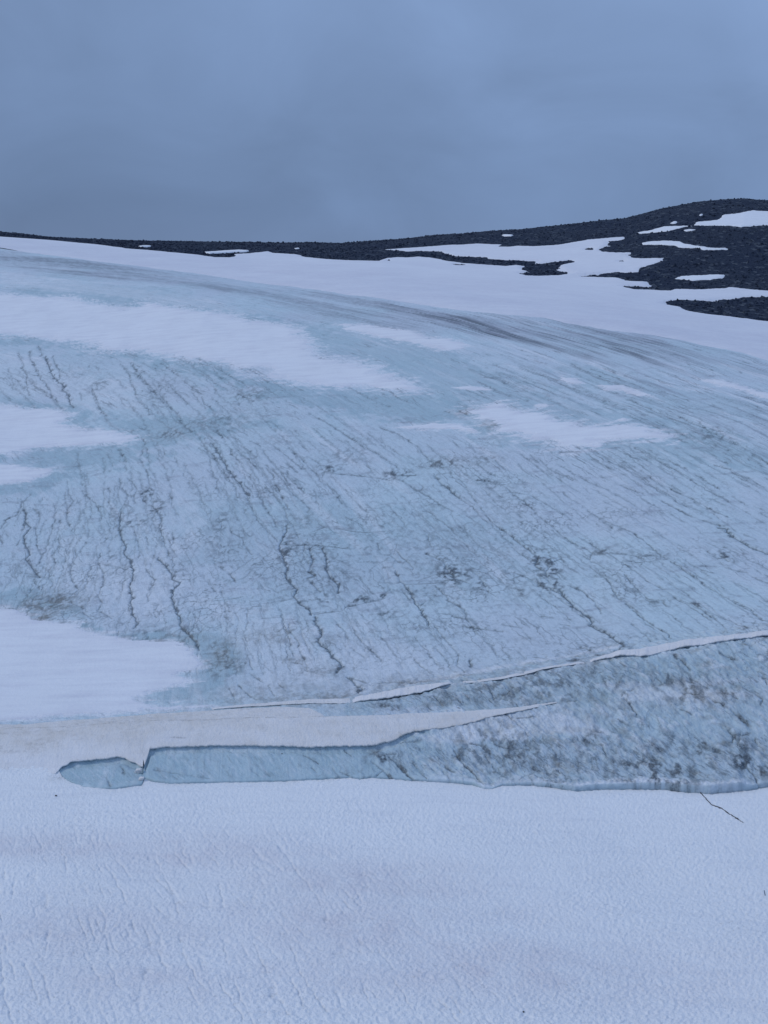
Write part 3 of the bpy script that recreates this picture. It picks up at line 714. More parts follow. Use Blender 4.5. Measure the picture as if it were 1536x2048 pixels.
# ------------------------------------------------------------------ the lines of the ledge
L1 = edge_line([(-300,1522),(60,1524),(116,1536),(124,1552),(134,1560),(148,1567),(165,1573),(200,1577),(230,1578),(284,1571),(289,1558),(310,1564),(340,1568),(420,1566),(560,1563),(640,1559),(700,1556),(720,1558),(745,1556),
   (830,1562),(900,1566),(945,1570),(968,1578),(985,1578),(1005,1571),(1060,1571),(1115,1577),(1150,1583),(1200,1580),(1280,1579),(1330,1580),(1360,1584),(1420,1588),(1450,1586),(1500,1581),(1520,1577),(1560,1572),(1800,1570)])
L2 = edge_line([(-300,1556),(60,1552),(112,1547),(124,1536),(134,1533),(140,1529),(150,1526),(190,1523),(215,1521),(235,1518),(250,1521),(262,1528),(272,1531),(279,1537),(286,1540),(289,1537),(287.5,1515),(300,1503),(330,1499),(430,1496),(560,1497),(620,1499),
   (660,1498),(745,1496),(775,1488),(790,1485),(800,1477),(815,1471),(830,1467),(900,1457),(950,1446),(990,1434),(1020,1428),(1050,1422),(1080,1414),(1112,1406),(1190,1404)])
LB = edge_line([(-300,1449),(0,1444.5),(50,1444),(100,1439),(200,1433),(280,1425),(400,1419),(480,1413),(560,1409),(620,1412),(650,1430),(700,1428.5),(768,1427),(900,1422),(1000,1417),(1040,1414),(1100,1404.5),(1150,1402),(1190,1400)])
FACE_H = [(100,.05),(300,.22),(700,.16),(830,.2),(880,.32),(950,.3),(985,.12),(1005,.16),(1060,.3),(1130,.5),(1250,.6),(1380,.75),(1480,.9),(1510,.45),(1560,.5),(1800,.5)]

def ice_height(q, Y):
    z = surf(q, Y)
    s = Y - L1(q)
    fh = along(q, FACE_H)
    lip = 0.30 + 0.10 * perlin(q * Y * 1.3, s * 0 + 3, 11)
    z = z - 0.75 * (1 - sstep(0.02, 0.22, s)) + fh * sstep(0.06, lip, s) * (1 - sstep(2.0, 9.0, s)) - 0.12 * sstep(0, .3, s) * (1 - sstep(2., 5., s))
    # undercut hollow below the snow bank
    s2 = Y - L2(q)
    k = (1 - sstep(uq(760), uq(900), q)) * sstep(uq(100), uq(170), q)
    z = z - 0.30 * k * np.exp(-((s2 + 0.15) / 0.45) ** 2)
    return z

# ------------------------------------------------------------------ glacier
def build_glacier():
    YC, ZC = controls(qs)
    y4 = YC[:, 6]; y5 = YC[:, 7]
    ystart = L1(qs) - 0.9
    rows = []
    t = np.linspace(0, 1, 26)[:-1]
    rows += [ystart + k * 1.5 for k in t]
    t = np.linspace(0, 1, 300)[:-1]
    rows += [ystart + 1.5 + (y4 - ystart - 1.5) * k for k in t]
    t = np.linspace(0, 1, 600)
    rows += [1 / ((1 / y4) * (1 - k) + k / (y5 + 26)) for k in t]
    Y = np.array(rows)
    Qm = np.repeat(qs[None, :], len(Y), 0)
    X = Qm * Y
    Z = ice_height(Qm, Y)
    s, a = flow(X, Y)
    ledge = 1 - sstep(0, 5, Y - y4[None, :])
    right = sstep(-10, 8, X) * ledge
    # roughness: furrowed along the fall line, knobbly on the ledge at the right
    rough = 0.05 * fbm(s / 1.6, a / 9, 4, 21) + 0.04 * fbm(X / 2.2, Y / 2.2, 3, 31)
    al = X * 0.80 + Y * 0.60; ac = X * 0.60 - Y * 0.80
    knob = ridged(al / 0.9, ac / 2.6, 4, 41)
    cob = worley(X / 0.9 + fbm(X, Y, 2, 9) * .4, Y / 0.9, 5)
    s0 = Y - L1(Qm)
    offface = sstep(.35, .9, s0)
    lrough = (0.10 + 0.16 * right) * fbm(al / 0.9, ac / 2.2, 5, 51, .6) + right * (0.20 * fbm(X / 2.4, Y / 2.0, 5, 53, .62) + 0.14 * (0.55 - cob) * sstep(-.2, .3, fbm(X / 6, Y / 5, 2, 77)))
    wxl = X + .5 * fbm(X / .9, Y / .9, 3, 55); wyl = Y + .5 * fbm(X / .9 + 9, Y / .9, 3, 56)
    lump = worley((wxl * .81 + wyl * .58) / .62, (wxl * .6 - wyl * .8) / .85, 8)
    lump2 = worley(wxl / .3, wyl / .34, 9)
    lrough = lrough + right * (.13 * (.55 - lump) + .05 * (.5 - lump2) + .22 * fbm(al / .5, ac / 3.2, 4, 59, .6)) * (.35 + .65 * sstep(-.25, .25, fbm(X / 5, Y / 4, 3, 57)))
    crumb = sstep(.28, .42, s0) * (1 - sstep(.9, 1.5, s0)) * along(Qm, [(820, 0), (900, .4), (1060, .6), (1180, 1), (1480, 1), (1520, .3)])
    lrough = lrough * offface + crumb * .22 * np.clip(.6 - worley(X / .42, Y / .5, 10), 0, 1)
    rough = rough * (1 - 0.4 * ledge) + ledge * lrough
    Z = Z + rough
    dirt = np.zeros(X.shape); warm = np.zeros(X.shape); blue = np.zeros(X.shape); white = np.zeros(X.shape); dust = np.zeros(X.shape); carve = np.zeros(X.shape); smudge = np.zeros(X.shape)
    def window(x, y, wx, wy):
        q = (x) / y
        c0 = int(np.searchsorted(qs, q - wx / y)) ; c1 = int(np.searchsorted(qs, q + wx / y)) + 1
        c0 = max(c0 - 1, 0); c1 = min(c1 + 1, NC)
        if c1 <= c0: return None
        cm = min(max((c0 + c1) // 2, 0), NC - 1)
        col = Y[:, cm]
        mrg = wy + 0.5 + abs(Y[0, c1 - 1] - Y[0, c0]) + abs(y4[c1 - 1] - y4[c0])
        r0 = max(int(np.searchsorted(col, y - mrg)) - 1, 0); r1 = min(int(np.searchsorted(col, y + mrg)) + 2, len(Y))
        return (slice(r0, r1), slice(c0, c1))
    gen = np.random.default_rng(3)
    def draw(wd, pts, bold=False, world=False):
        P = np.array(pts) if world else unproject(pts)
        D = [P[0]]
        for i in range(len(P) - 1):
            L = np.hypot(*(P[i + 1] - P[i])); n = max(2, int(L / (P[i, 1] / 330)))
            for j in range(1, n + 1): D.append(P[i] + (P[i + 1] - P[i]) * j / n)
        D = np.array(D)
        pxm = D[:, 1] / F
        arc = np.concatenate([[0], np.cumsum(np.hypot(*np.diff(D, axis=0).T))])
        sd_ = gen.uniform(0, 200)
        D[:, 0] += pxm * 1.8 * perlin(arc / (pxm * 22 * .25), arc * 0 + sd_, 67) + pxm * 2.6 * perlin(arc / (pxm * 9), arc * 0 + sd_, 61) + pxm * 1.6 * perlin(arc / (pxm * 30), arc * 0 + sd_, 63)
        st = np.clip(0.70 + 0.8 * perlin(arc / (pxm * 26), arc * 0 + sd_, 65), 0.15, 1) * min(1.0, 0.50 + 0.30 * wd)
        if bold: st = np.maximum(st, 0.75)
        for i in range(len(D) - 1):
            (ax, ay), (bx, by) = D[i], D[i + 1]
            pm = ay / F
            wx = pm * max(0.62 * wd, 0.95)
            wy = wx * 2.4
            wn_ = window((ax + bx) / 2, (ay + by) / 2, abs(bx - ax) / 2 + 4.5 * wx, abs(by - ay) / 2 + 4.5 * wy)
            if wn_ is None: continue
            xx = (X[wn_] - ax) / wx; yy = (Y[wn_] - ay) / wy
            ex, ey = (bx - ax) / wx, (by - ay) / wy
            tt = np.clip((xx * ex + yy * ey) / max(ex * ex + ey * ey, 1e-9), 0, 1)
            d2 = (xx - tt * ex) ** 2 + (yy - tt * ey) ** 2
            pr = np.exp(-d2 * 1.2) * st[i]
            dirt[wn_] = np.maximum(dirt[wn_], pr * (0.92 if wd > .95 else 0.7))
            carve[wn_] = np.maximum(carve[wn_], np.exp(-d2 * 0.6) * st[i] * min(0.10 * wd, 0.22))
            smudge[wn_] = np.maximum(smudge[wn_], np.exp(-d2 * 0.10) * st[i] * min(wd, 2.2) * .95)
            halo = np.exp(-d2 * 0.12) * st[i] * 0.30
            blue[wn_] = np.maximum(blue[wn_], halo)
        return D
    for wd, pts in CRACKS: draw(wd, pts)
    # many finer melt runnels following the flow, in loose clusters
    for n_ in range(430):
        c_ = gen.integers(0, 60); cg = np.random.default_rng(int(c_) + 500)
        cq, cy = cg.uniform(-.33, .36), 1 / cg.uniform(1 / 265, 1 / 122)
        y_ = cy + gen.normal(0, 5) ; x_ = cq * cy + gen.normal(0, 6)
        L_ = gen.uniform(5, 24) * (y_ / 150)
        pts = []
        for k_ in range(int(L_ / .9) + 2):
            pts.append((x_, y_))
            dx_, dy_ = x_ + 287, y_ - 61
            r_ = math.hypot(dx_, dy_); tx_, ty_ = dy_ / r_, -dx_ / r_
            lf = max(0.0, min(1.0, (-x_ - 5) / 40)) * .22
            x_ += .9 * (tx_ - lf) + gen.normal(0, .13); y_ += .9 * ty_
            if y_ < 112: break
        if len(pts) > 2: draw(gen.uniform(.45, 1.0) if n_ % 9 else gen.uniform(1.1, 1.5), pts, world=True)
    beds = []
    for (wd, pts), lab in BOLD: beds.append((wd, draw(wd, pts, True), lab))
    nz1 = fbm(X / 1.1, Y / 1.6, 4, 71, .62); nz2 = ridged(X / 1.6, Y / 2.6, 4, 81); nzs = fbm(s / 0.9, a / 7, 4, 91)
    nz3 = fbm(X / 3.5, Y / 5.0, 4, 95)
    for (u, v, rx, ry, stg, br) in BLOTS:
        c = unproject([(u, v), (u, v - ry), (u, v + ry)])
        hx = 1.25 * rx * c[0, 1] / F; hy = 1.25 * max(abs(c[1, 1] - c[2, 1]) / 2, hx * .5)
        wn_ = window(c[0, 0], c[0, 1], 2.2 * hx, 2.2 * hy)
        if wn_ is None: continue
        d2 = ((X[wn_] - c[0, 0]) / hx) ** 2 + ((Y[wn_] - c[0, 1]) / hy) ** 2
        env = np.exp(-d2 * 0.75)
        tex = np.clip(.8 * sstep(0.42, 0.85, nz2[wn_] + 0.5 * nz1[wn_]) + 0.7 * sstep(-.05, .5, nz1[wn_] + .3 * nzs[wn_]), 0, 1)
        val = np.clip(stg * env * tex * 1.6, 0, .9)
        dirt[wn_] = np.maximum(dirt[wn_], val * (1 - .5 * br))
        warm[wn_] = np.maximum(warm[wn_], np.clip(stg * env * br * (.75 + 1.1 * nz1[wn_]), 0, 1) * .95)
    dirt = np.maximum(dirt, np.clip(smudge * (sstep(-.05, .45, nz1) * .75 + sstep(.55, .85, nz2 + .3 * nz1) * .5), 0, .8))
    def region(P, soft, edge):
        return sstep(-soft, soft, poly_sd(X, Y, unproject(P)) + edge * nz3 * 2)
    for stg, P in TEAL:
        sz = 1.0 if P[0][1] > 1240 else 3.0
        xy = unproject(P)
        m = sstep(-0.7 * sz, 0.7 * sz, poly_sd(X, Y, xy) + (nz3 * 3.0 + nzs * 1.5) * sz)
        blue = np.maximum(blue, stg * m)
    for stg, P in WHITE:
        sz = 0.35 if P[0][1] > 1280 else 2.5
        xy = unproject(P)
        white = np.maximum(white, stg * sstep(-sz, sz, poly_sd(X, Y, xy) + (nz3 * 2.5 + nzs) * sz))
    fea = fbm(X / 5.5, Y / 1.5, 5, 237, .62); fea2 = fbm(X / 2.2, Y / 1.1, 4, 239, .6)
    for P, lab_, sz, nr_ in PATCHES:
        k_ = max(sz, .5)
        sdm = poly_sd(X, Y, unproject(P))
        white = np.maximum(white, sstep(-1.2 * k_, 1.0 * k_, sdm + (5.0 * fea + 3.0 * fea2 + .2) * k_))
    # lip of the ledge: crumbs of white ice
    s1 = Y - L1(Qm)
    white = np.maximum(white, 0.9 * sstep(.2, .4, s1) * (1 - sstep(.5, 1.3, s1 + nz1 * .8)) * along(Qm, [(820, 0), (900, .5), (1060, .7), (1180, 1), (1480, 1), (1520, .3)]))
    # dusty band under the upper snowfield
    bandP = unproject([(-260,470),(0,500),(200,523),(400,549),(640,580),(780,598),(1000,627),(1160,650),(1320,673),(1536,720),(1796,760),(1796,800),(1536,768),(1400,745),(1200,715),(1000,685),(800,668),(600,640),(400,590),(200,562),(0,532),(-260,500)])
    bsd = poly_sd(X, Y, bandP)
    lng = fbm(s / 7.5, a / 75, 5, 101, .6); lng2 = fbm(s / 2.2, a / 40, 4, 111, .6)
    strong = along(Qm, [(-250, .6), (100, .65), (300, .6), (500, .42), (700, .6), (900, 1), (1250, .95), (1400, .7), (1700, .6)])
    m = sstep(-4, 12, bsd + lng * 14)
    dust = m * strong * np.clip(0.78 + 1.5 * lng + 1.2 * lng2, 0.2, 1)
    dirt = np.maximum(dirt, m * strong * sstep(0.10, 0.42, lng * .6 + lng2 * .8) * 0.7)
    # fainter flow streaks over the whole right flank
    fl = sstep(-30, 40, X - (300 - Y) * .35) * sstep(150, 190, Y)
    lng3 = fbm(s / 1.1, a / 22, 4, 113, .6)
    dirt = np.maximum(dirt, m * np.clip(strong - .35, 0, 1) * 1.1 * sstep(.05, .35, lng3 + .6 * lng))
    dust = np.maximum(dust, fl * 0.7 * sstep(0.08, 0.45, lng3 + .35 * lng))
    white = np.maximum(white, fl * .8 * sstep(.12, .4, -lng3 + .3 * lng2))
    tst = fbm(al / .32, ac / 2.4, 4, 87, .6)
    white = np.maximum(white, (ledge - right) * offface * .35 * sstep(.0, .45, tst + .3 * nz1))
    dirt = np.maximum(dirt, (ledge - right) * offface * .30 * sstep(.18, .45, -tst + .3 * nz1))
    # general dirt in the hollows of the ledge
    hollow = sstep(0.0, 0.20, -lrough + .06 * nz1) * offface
    wn2 = fbm(X / 4, Y / 2, 4, 79, .6)
    where = np.clip(.14 + .5 * wn2, 0, .5)
    for stg, P in [(.75, [(1020,1347),(1200,1332),(1350,1347),(1536,1342),(1750,1330),(1750,1366),(1536,1372),(1350,1378),(1150,1382),(1000,1386)]),
                   (.95, [(720,1406),(900,1376),(1010,1363),(1110,1358),(1050,1409),(900,1418),(760,1424)]),
                   (.80, [(740,1500),(800,1500),(880,1505),(1000,1484),(1180,1470),(1350,1474),(1450,1460),(1540,1440),(1750,1430),(1750,1580),(1400,1574),(1200,1568),(1000,1545),(800,1540)]),
                   (.9, [(1350,1372),(1500,1374),(1520,1392),(1440,1400),(1380,1394)])]:
        where = np.maximum(where, stg * sstep(-.5, .6, poly_sd(X, Y, unproject(P)) + wn2 * 1.6) * np.clip(.75 + .8 * wn2, .2, 1))
    for P in ([(840,1476),(1000,1428),(1180,1432),(1210,1468),(1000,1484),(880,1496)], [(1220,1379),(1380,1374),(1490,1388),(1400,1404),(1240,1402)]):
        pale = sstep(-.5, .5, poly_sd(X, Y, unproject(P)) + wn2 * 1.2)
        white = np.maximum(white, .75 * pale); where = where * (1 - .7 * pale)
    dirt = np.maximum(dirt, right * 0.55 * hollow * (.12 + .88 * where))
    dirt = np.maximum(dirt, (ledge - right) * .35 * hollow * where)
    dust = np.maximum(dust, right * offface * where * .2)
    dstr = fbm(al / .38, ac / 3.0, 4, 83, .6)
    dirt = np.maximum(dirt, right * offface * .68 * sstep(.14, .42, dstr + .25 * nz1) * (.06 + .94 * where))
    warm = np.maximum(warm, right * offface * .35 * sstep(.2, .5, fbm(X / 4, Y / 1.6, 3, 85)))
    white = np.maximum(white, right * offface * .75 * sstep(.03, .2, lrough) * (1 - where * .4))
    # mottled films over the middle of the slope
    midr = np.exp(-(((X - 2) / 34) ** 2 + ((Y - 148) / 30) ** 2))
    dirt = np.maximum(dirt, midr * 0.42 * sstep(0.60, 0.92, nz2 + .35 * nz1 + .3 * nz3))
    smear = sstep(.12, .5, fbm(X / 7, Y / 2.2, 5, 119, .62) + .25 * nzs) * sstep(112, 124, Y) * (1 - sstep(215, 260, Y))
    dust = np.maximum(dust, smear * .55)
    webs = np.clip(1.25 * np.exp(-(((X - 2) / 42) ** 2 + ((Y - 148) / 36) ** 2)) + .35 * sstep(108, 125, Y) * (1 - sstep(200, 260, Y)) + .9 * right, 0, 1)
    veins = np.clip(sstep(105, 116, Y) * (1 - 0.5 * sstep(260, 330, Y)), 0, 1)
    Z = Z - carve
    o = grid_mesh('glacier', X, Y, Z, M_ICE, dict(dirt=dirt, warm=warm, blue=blue, white=white, dust=dust, across=s, along=a, veins=veins, webs=webs, ledge=np.clip(right * (.18 + .82 * where) + .12 * (ledge - right), 0, 1) * offface))
    tag(o, kind='structure')
    return Y, Z, beds

GY_, GZ_, BEDS = build_glacier()

def ice_at(x, y):
    """Height of the finished ice under a point."""
    q = x / y
    f = np.clip((q - qs[0]) / (qs[1] - qs[0]), 0, NC - 1.001)
    i = int(f); t = f - i
    za = np.interp(y, GY_[:, i], GZ_[:, i]); zb = np.interp(y, GY_[:, i + 1], GZ_[:, i + 1])
    return za * (1 - t) + zb * t

def build_bed(name, D, wd, height, label, cat, m):
    """A ragged ribbon of dark slush with a rounded bed."""
    n = len(D)
    T = np.gradient(D, axis=0)
    T /= np.maximum(np.hypot(T[:, 0], T[:, 1])[:, None], 1e-9)
    Nn = np.stack([-T[:, 1], T[:, 0]], 1)
    arc = np.concatenate([[0], np.cumsum(np.hypot(*np.diff(D, axis=0).T))])
    pm = D[:, 1] / F
    half = pm * wd * 0.36 * np.clip(0.8 + 1.2 * perlin(arc / (pm * 12), arc * 0 + wd, 131), 0.25, 1.7)
    half *= np.clip(np.minimum(arc, arc[-1] - arc) / (pm * 14), 0.15, 1)
    half = np.maximum(half * (1 + 0.9 * np.abs(T[:, 0])), 0.01)
    offs = [-1, -.5, 0, .5, 1]; lift = [-.03, .022, .03, .022, -.03]
    V = []
    for k in range(n):
        for o_, l_ in zip(offs, lift):
            x, y = D[k] + Nn[k] * half[k] * o_
            V.append((x, y, height(x, y) + l_ + CAMZ))
    return tag(link_mesh(name, np.array(V), grid_faces(n, 5), m), label, cat)

for wd, D, lab in BEDS:
    build_bed('meltwater_crack', D, wd, ice_at, lab, 'ice crack', M_SLUSH)

# ------------------------------------------------------------------ foreground snow
def build_field():
    yl = L1(qs) + 0.0
    t = np.linspace(0, 1, 560)
    y0 = 41.0
    ker = np.hanning(121); ker /= ker.sum()
    ys = np.convolve(np.pad(yl, 60, mode='edge'), ker, 'valid') - 1.6
    rows = [1 / ((1 - k) / y0 + k / ys) for k in t]
    rows += [ys + (yl - ys) * k for k in np.linspace(0, 1, 26)[1:]]
    rows += [yl + 0.015, yl + 0.03, yl + 0.03]
    Y = np.array(rows)
    Qm = np.repeat(qs[None, :], len(Y), 0)
    X0 = Qm * Y
    jag = 0.20 * fbm(X0 * 1.1, Y * 0 + 5, 5, 141, .62)
    near = sstep(-3, 0, Y - yl[None, :])
    Y = Y + jag * near
    X = Qm * Y
    Z = surf(Qm, Y)
    # suncups, stretched a little across the slope
    a = X * 0.94 + Y * 0.34; b = -X * 0.34 + Y * 0.94
    wx = a + 0.12 * fbm(a * 1.5, b * 1.5, 2, 151); wy = b + 0.12 * fbm(a * 1.5 + 7, b * 1.5, 2, 152)
    cups = worley(wx / 0.37, wy / 0.27, 3); cups2 = worley(wx / 0.22 + 3, wy / 0.18, 4)
    amp = 0.55 + 0.45 * sstep(-.4, .4, fbm(X / 7, Y / 7, 2, 155))
    h = 0.10 * (cups - .5) * amp + 0.05 * (cups2 - .5) + 0.075 * fbm(a / 0.5, b / 0.25, 3, 153) + 0.05 * fbm(a / 0.2, b / 0.13, 2, 157)
    # low furrows running down the slope at the left
    g1 = X * 0.91 + Y * 0.41; g2 = X * 0.41 - Y * 0.91
    fur = perlin((g1 + 0.25 * fbm(X / 1.2, Y / 1.2, 3, 161)) / 1.05, g2 / 9, 163)
    left = 1 - sstep(-2, 14, X + (Y - 60) * .25)
    furrow = np.exp(-(fur / 0.07) ** 2)
    patch = sstep(-.1, .3, fbm(g1 / 1.5, g2 / 3.5, 3, 165) + .08)
    h = h - furrow * patch * (0.07 * left + .012) * (1 - sstep(78, 86, Y))
    Z = Z + h * (1 - .35 * sstep(84, 92, Y))
    dist = yl[None, :] - Y
    dirt = 0.26 * furrow * patch * (left * .9 + .15) * (1 - sstep(70, 80, Y)) * sstep(-.1, .35, fbm(X / .5, Y / .5, 3, 169))
    spots = sstep(.34, .5, fbm(X / 0.33, Y / 0.33, 2, 171)) * sstep(-.05, .4, fbm(X / 4, Y / 4, 2, 173)) * (1 - sstep(68, 80, Y))
    dirt = np.maximum(dirt, .30 * spots)
    rim = np.exp(-((dist - 0.02) / 0.07) ** 2) * sstep(uq(100), uq(240), Qm)
    dirt = np.maximum(dirt, rim * np.clip(.35 + .9 * fbm(X / .9, Y, 3, 175), 0, 1) * along(Qm, [(100, .4), (700, .45), (900, .7), (1500, 1)]))
    warm = np.exp(-np.maximum(dist, 0) / 0.5) * sstep(uq(120), uq(200), Qm) * .45 * np.clip(.5 + fbm(X / 2, Y, 2, 177), 0, 1)
    c = unproject([(116, 1556), (116, 1549), (116, 1563)])
    hx = 22 * c[0, 1] / F; hy = abs(c[1, 1] - c[2, 1]) / 2
    dirt = np.maximum(dirt, .55 * np.exp(-(((X - c[0, 0]) / hx) ** 2 + ((Y - c[0, 1]) / hy) ** 2)) * np.clip(.55 + fbm(X / .5, Y / .5, 3, 181), 0, 1))  # dirty smudge, with the hollow's shade at the trough's left tip painted in
    dust = np.zeros(X.shape)
    for (u, v, rx, ry, sg) in [(100,1690,260,26,.8),(420,1705,260,40,.7),(720,1760,260,45,.8),(200,1860,330,70,.55),(680,1850,300,70,.75),(980,1930,300,60,.85),(800,1950,420,50,.6),(1300,1950,330,80,.45),(300,1960,300,50,.5),(1000,1830,200,40,.35)]:
        c = unproject([(u, v), (u, min(v - ry, 2047)), (u, v + ry)])
        hx = rx * c[0, 1] / F; hy = abs(c[1, 1] - c[2, 1]) / 2
        dust = np.maximum(dust, sg * np.exp(-(((X - c[0, 0]) / hx) ** 2 + ((Y - c[0, 1]) / hy) ** 2)))
    dust = np.clip(1.25 * dust * (0.8 + 0.8 * fbm(X / 2.5, Y / 2.5, 4, 179)), 0, 1)
    for k, dz in ((-3, .04), (-2, .25), (-1, .9)): Z[k] -= dz
    o = grid_mesh('snow_field', X, Y, Z, M_FIELD, dict(dirt=dirt, warm=warm, dust=dust))
    tag(o, kind='structure')
    return Y, Z
FY_, FZ_ = build_field()
def field_at(x, y):
    q = x / y
    f = np.clip((q - qs[0]) / (qs[1] - qs[0]), 0, NC - 1.001); i = int(f)
    return float(np.interp(y, FY_[:-3, i], FZ_[:-3, i]))

P = unproject([(1136 + x * K, 1450 + y * K) for x, y in [(1005,500),(1030,535),(1060,565),(1100,610),(1180,640),(1250,690),(1300,720),(1350,755)]])
D = [P[0]]
gen = np.random.default_rng(9)
for i in range(len(P) - 1):
    for j in range(1, 9): D.append(P[i] + (P[i + 1] - P[i]) * j / 8 + gen.normal(0, .018, 2))
build_bed('snow_crack', np.array(D), 4.2, lambda x, y: field_at(x, y) + .02, "black jagged crack in the smooth foreground snow below the ice ledge at right", 'snow crack', M_STONE)

# ------------------------------------------------------------------ upper hill and its snow
MAIN_TOP = [(-300,460),(0,474.5),(100,481.5),(203,491),(260,498.5),(312,502.5),(400,511),(432,515.5),(455,516),(466,514),(468,509),(489,508),(510,506),(536,503),(549,507),(596,510),(614,515.5),(656,519.5),(705,522),(755,523),
 (765,519.5),(768,517),(794,515),(812,516),(835.5,514),(872,517.6),(900,523),(926.6,527),(947,528.5),(989,531),(1010,533),(1033,530.6),(1049,532.4),(1041,537.6),(1054,544),(1036,547),(1054,552),(1106,551.5),(1148,546),(1124.5,537.6),
 (1123,530),(1153,524),(1140,521),(1114,523),(1077.6,526),(1075,522),(1036,520),(1010,521),(973.5,518),(971,515.5),(926.6,514),(908,513),(887.6,508),(880,503),(838,502.5),(812,503),(765,500.4),(809.5,497),(869,493),(890,491),(921.5,490),
 (958,488),(1005,489.5),(998,494),(1020,494),(1036,491.6),(1067,493),(1106,491),(1136,487),(1175,480),(1253,472.4),(1248,479),(1214,481.6),(1211.5,492),(1201,498.5),(1206,503.7),(1237.6,505),(1263.6,504.5),(1261,509),(1253,510),
 (1263.6,516.7),(1328.7,516),(1326,522.7),(1300,530.5),(1282,537.6),(1279,545.4),(1250.6,546),(1235,544),(1214,545.4),(1178,549),(1151.6,551),(1162,554),(1188,554.5),(1235,556),(1248,562),(1271,563),(1292,563),(1297.5,571.4),
 (1240,573),(1271,579),(1302.7,580),(1342,582),(1352,579),(1396,578.4),(1448.5,576.6),(1461.5,575),(1490,577.4),(1536,582),(1800,606)]
K5_EDGE = [(0,500),(65,506),(130,514),(195,523),(247,528.5),(312,537.6),(400,548),(484,561),(562,571.5),(640,580.6),(692.5,589),(780,599),(812,604),(851,610.6),(942,622),(994,627.5),(1054,633),(1085.5,636.6),(1124.5,646),(1160,650),(1214,660),
 (1274,666.5),(1318,673),(1370,683),(1422,694),(1474.5,703),(1536,721),(1900,778)]
OUTCROP = [(1900,610),(1536,594),(1477,596),(1448.5,598),(1417,600),(1357,601),(1336.5,605),(1323.5,609),(1344,612),(1360,614),(1373,622),(1396,626),(1427.6,631),(1474.5,636.5),(1495,638),(1513.6,641.7),(1536,643.5),(1900,705)]
ISLETS = [[(906,529),(912,527.5),(928,529),(926,531),(912,531)], [(1167,498.5),(1176,496.5),(1188,496.5),(1184,500),(1172,500.5)], [(1239,521.5),(1246,521),(1246,523),(1240,523)], [(774,521),(778,520.5),(779,522.5),(775,522.5)]]
HILL_PATCHES = [
 ([(1446,431),(1474.5,427),(1506,422),(1536,423),(1800,430),(1800,462),(1536,451),(1500.6,453),(1482,455.5),(1459,452),(1430,451.6),(1407,451),(1370,454),(1339,463),(1329,464.6),(1279,469),(1275,465.4),(1302.7,461),(1329,453.4),(1386,451.6),(1394,445),(1435.5,440.4)],
  "large snow patch near the top of the dark hill, tapering to a thin tail", .7),
 ([(1280.5,485.5),(1303,483.6),(1342,482),(1362.6,483.6),(1368,488),(1394,491.5),(1422.5,496),(1451,497),(1433,500),(1401.6,500),(1396,496),(1357,496.4),(1349.5,492.5),(1318,490.7),(1287,490)],
  "thin wavy snow strip across the middle of the dark hill on the right", .5),
 ([(1352,558),(1360,554),(1383,551),(1448.5,550.6),(1443,556),(1422,561),(1386,562)], "small leaf-shaped snow patch alone on the dark lower hillside at right", .5),
 ([(1338,447.5),(1346,443.5),(1356,443),(1353,447.5),(1346,449)], "tiny snow fleck just above the thin tail of the hilltop snow patch", .35),
 ([(1397,430),(1402,428),(1409,427.5),(1405,430.5),(1400,431.5)], "tiniest snow fleck, highest on the dark hill under its brow", .3),
 ([(1365,461.5),(1380,459),(1395,459.5),(1384,462.5),(1372,463.5)], "small snow sliver just below the thin tail of the hilltop snow patch", .3),
 ([(1002,470.8),(1014,469.6),(1028,470.4),(1022,472.2),(1008,472.4)], "lone snow sliver on the long dark ridge left of the hilltop", .4),
 ([(406,505),(445,502.2),(476,500.6),(499,501.8),(494,504.2),(470,505),(448,506.6),(419,507.2)], "flat snow strip at the foot of the low dark ridge left of the middle", .35),
 ([(275,493),(288,491.8),(304,492.4),(300,494),(284,494.4)], "faint snow dash on the low dark ridge far to the left", .3),
 ([(587,498),(594,496.4),(602,497),(598,498.6),(590,499)], "faint snow dash on the low dark ridge near the middle", .3),
]
MAIN_W = unproject(MAIN_TOP + K5_EDGE[::-1] + [(-300, 478)])
OUT_W = unproject(OUTCROP)
ISL_W = [unproject(p) for p in ISLETS]
HP_W = [unproject(p) for p, _, _ in HILL_PATCHES]

def hill_edge_noise(X, Y):
    return 0.9 * fbm(X / 1.8, Y / 3.0, 3, 201, .6) + 0.8 * perlin(X / 7, Y / 9, 203)

def main_snow(X, Y, up):
    m = poly_sd(X, Y, MAIN_W)
    m = np.minimum(m, -poly_sd(X, Y, OUT_W))
    for p in ISL_W: m = np.minimum(m, -poly_sd(X, Y, p) * 1.0)
    s, a = flow(X, Y)
    return m + up * hill_edge_noise(X, Y) + (1 - up) * (2.2 * fbm(s / 3, a / 45, 4, 207) + 0.8 * fbm(X / 3, Y / 3, 2, 208))

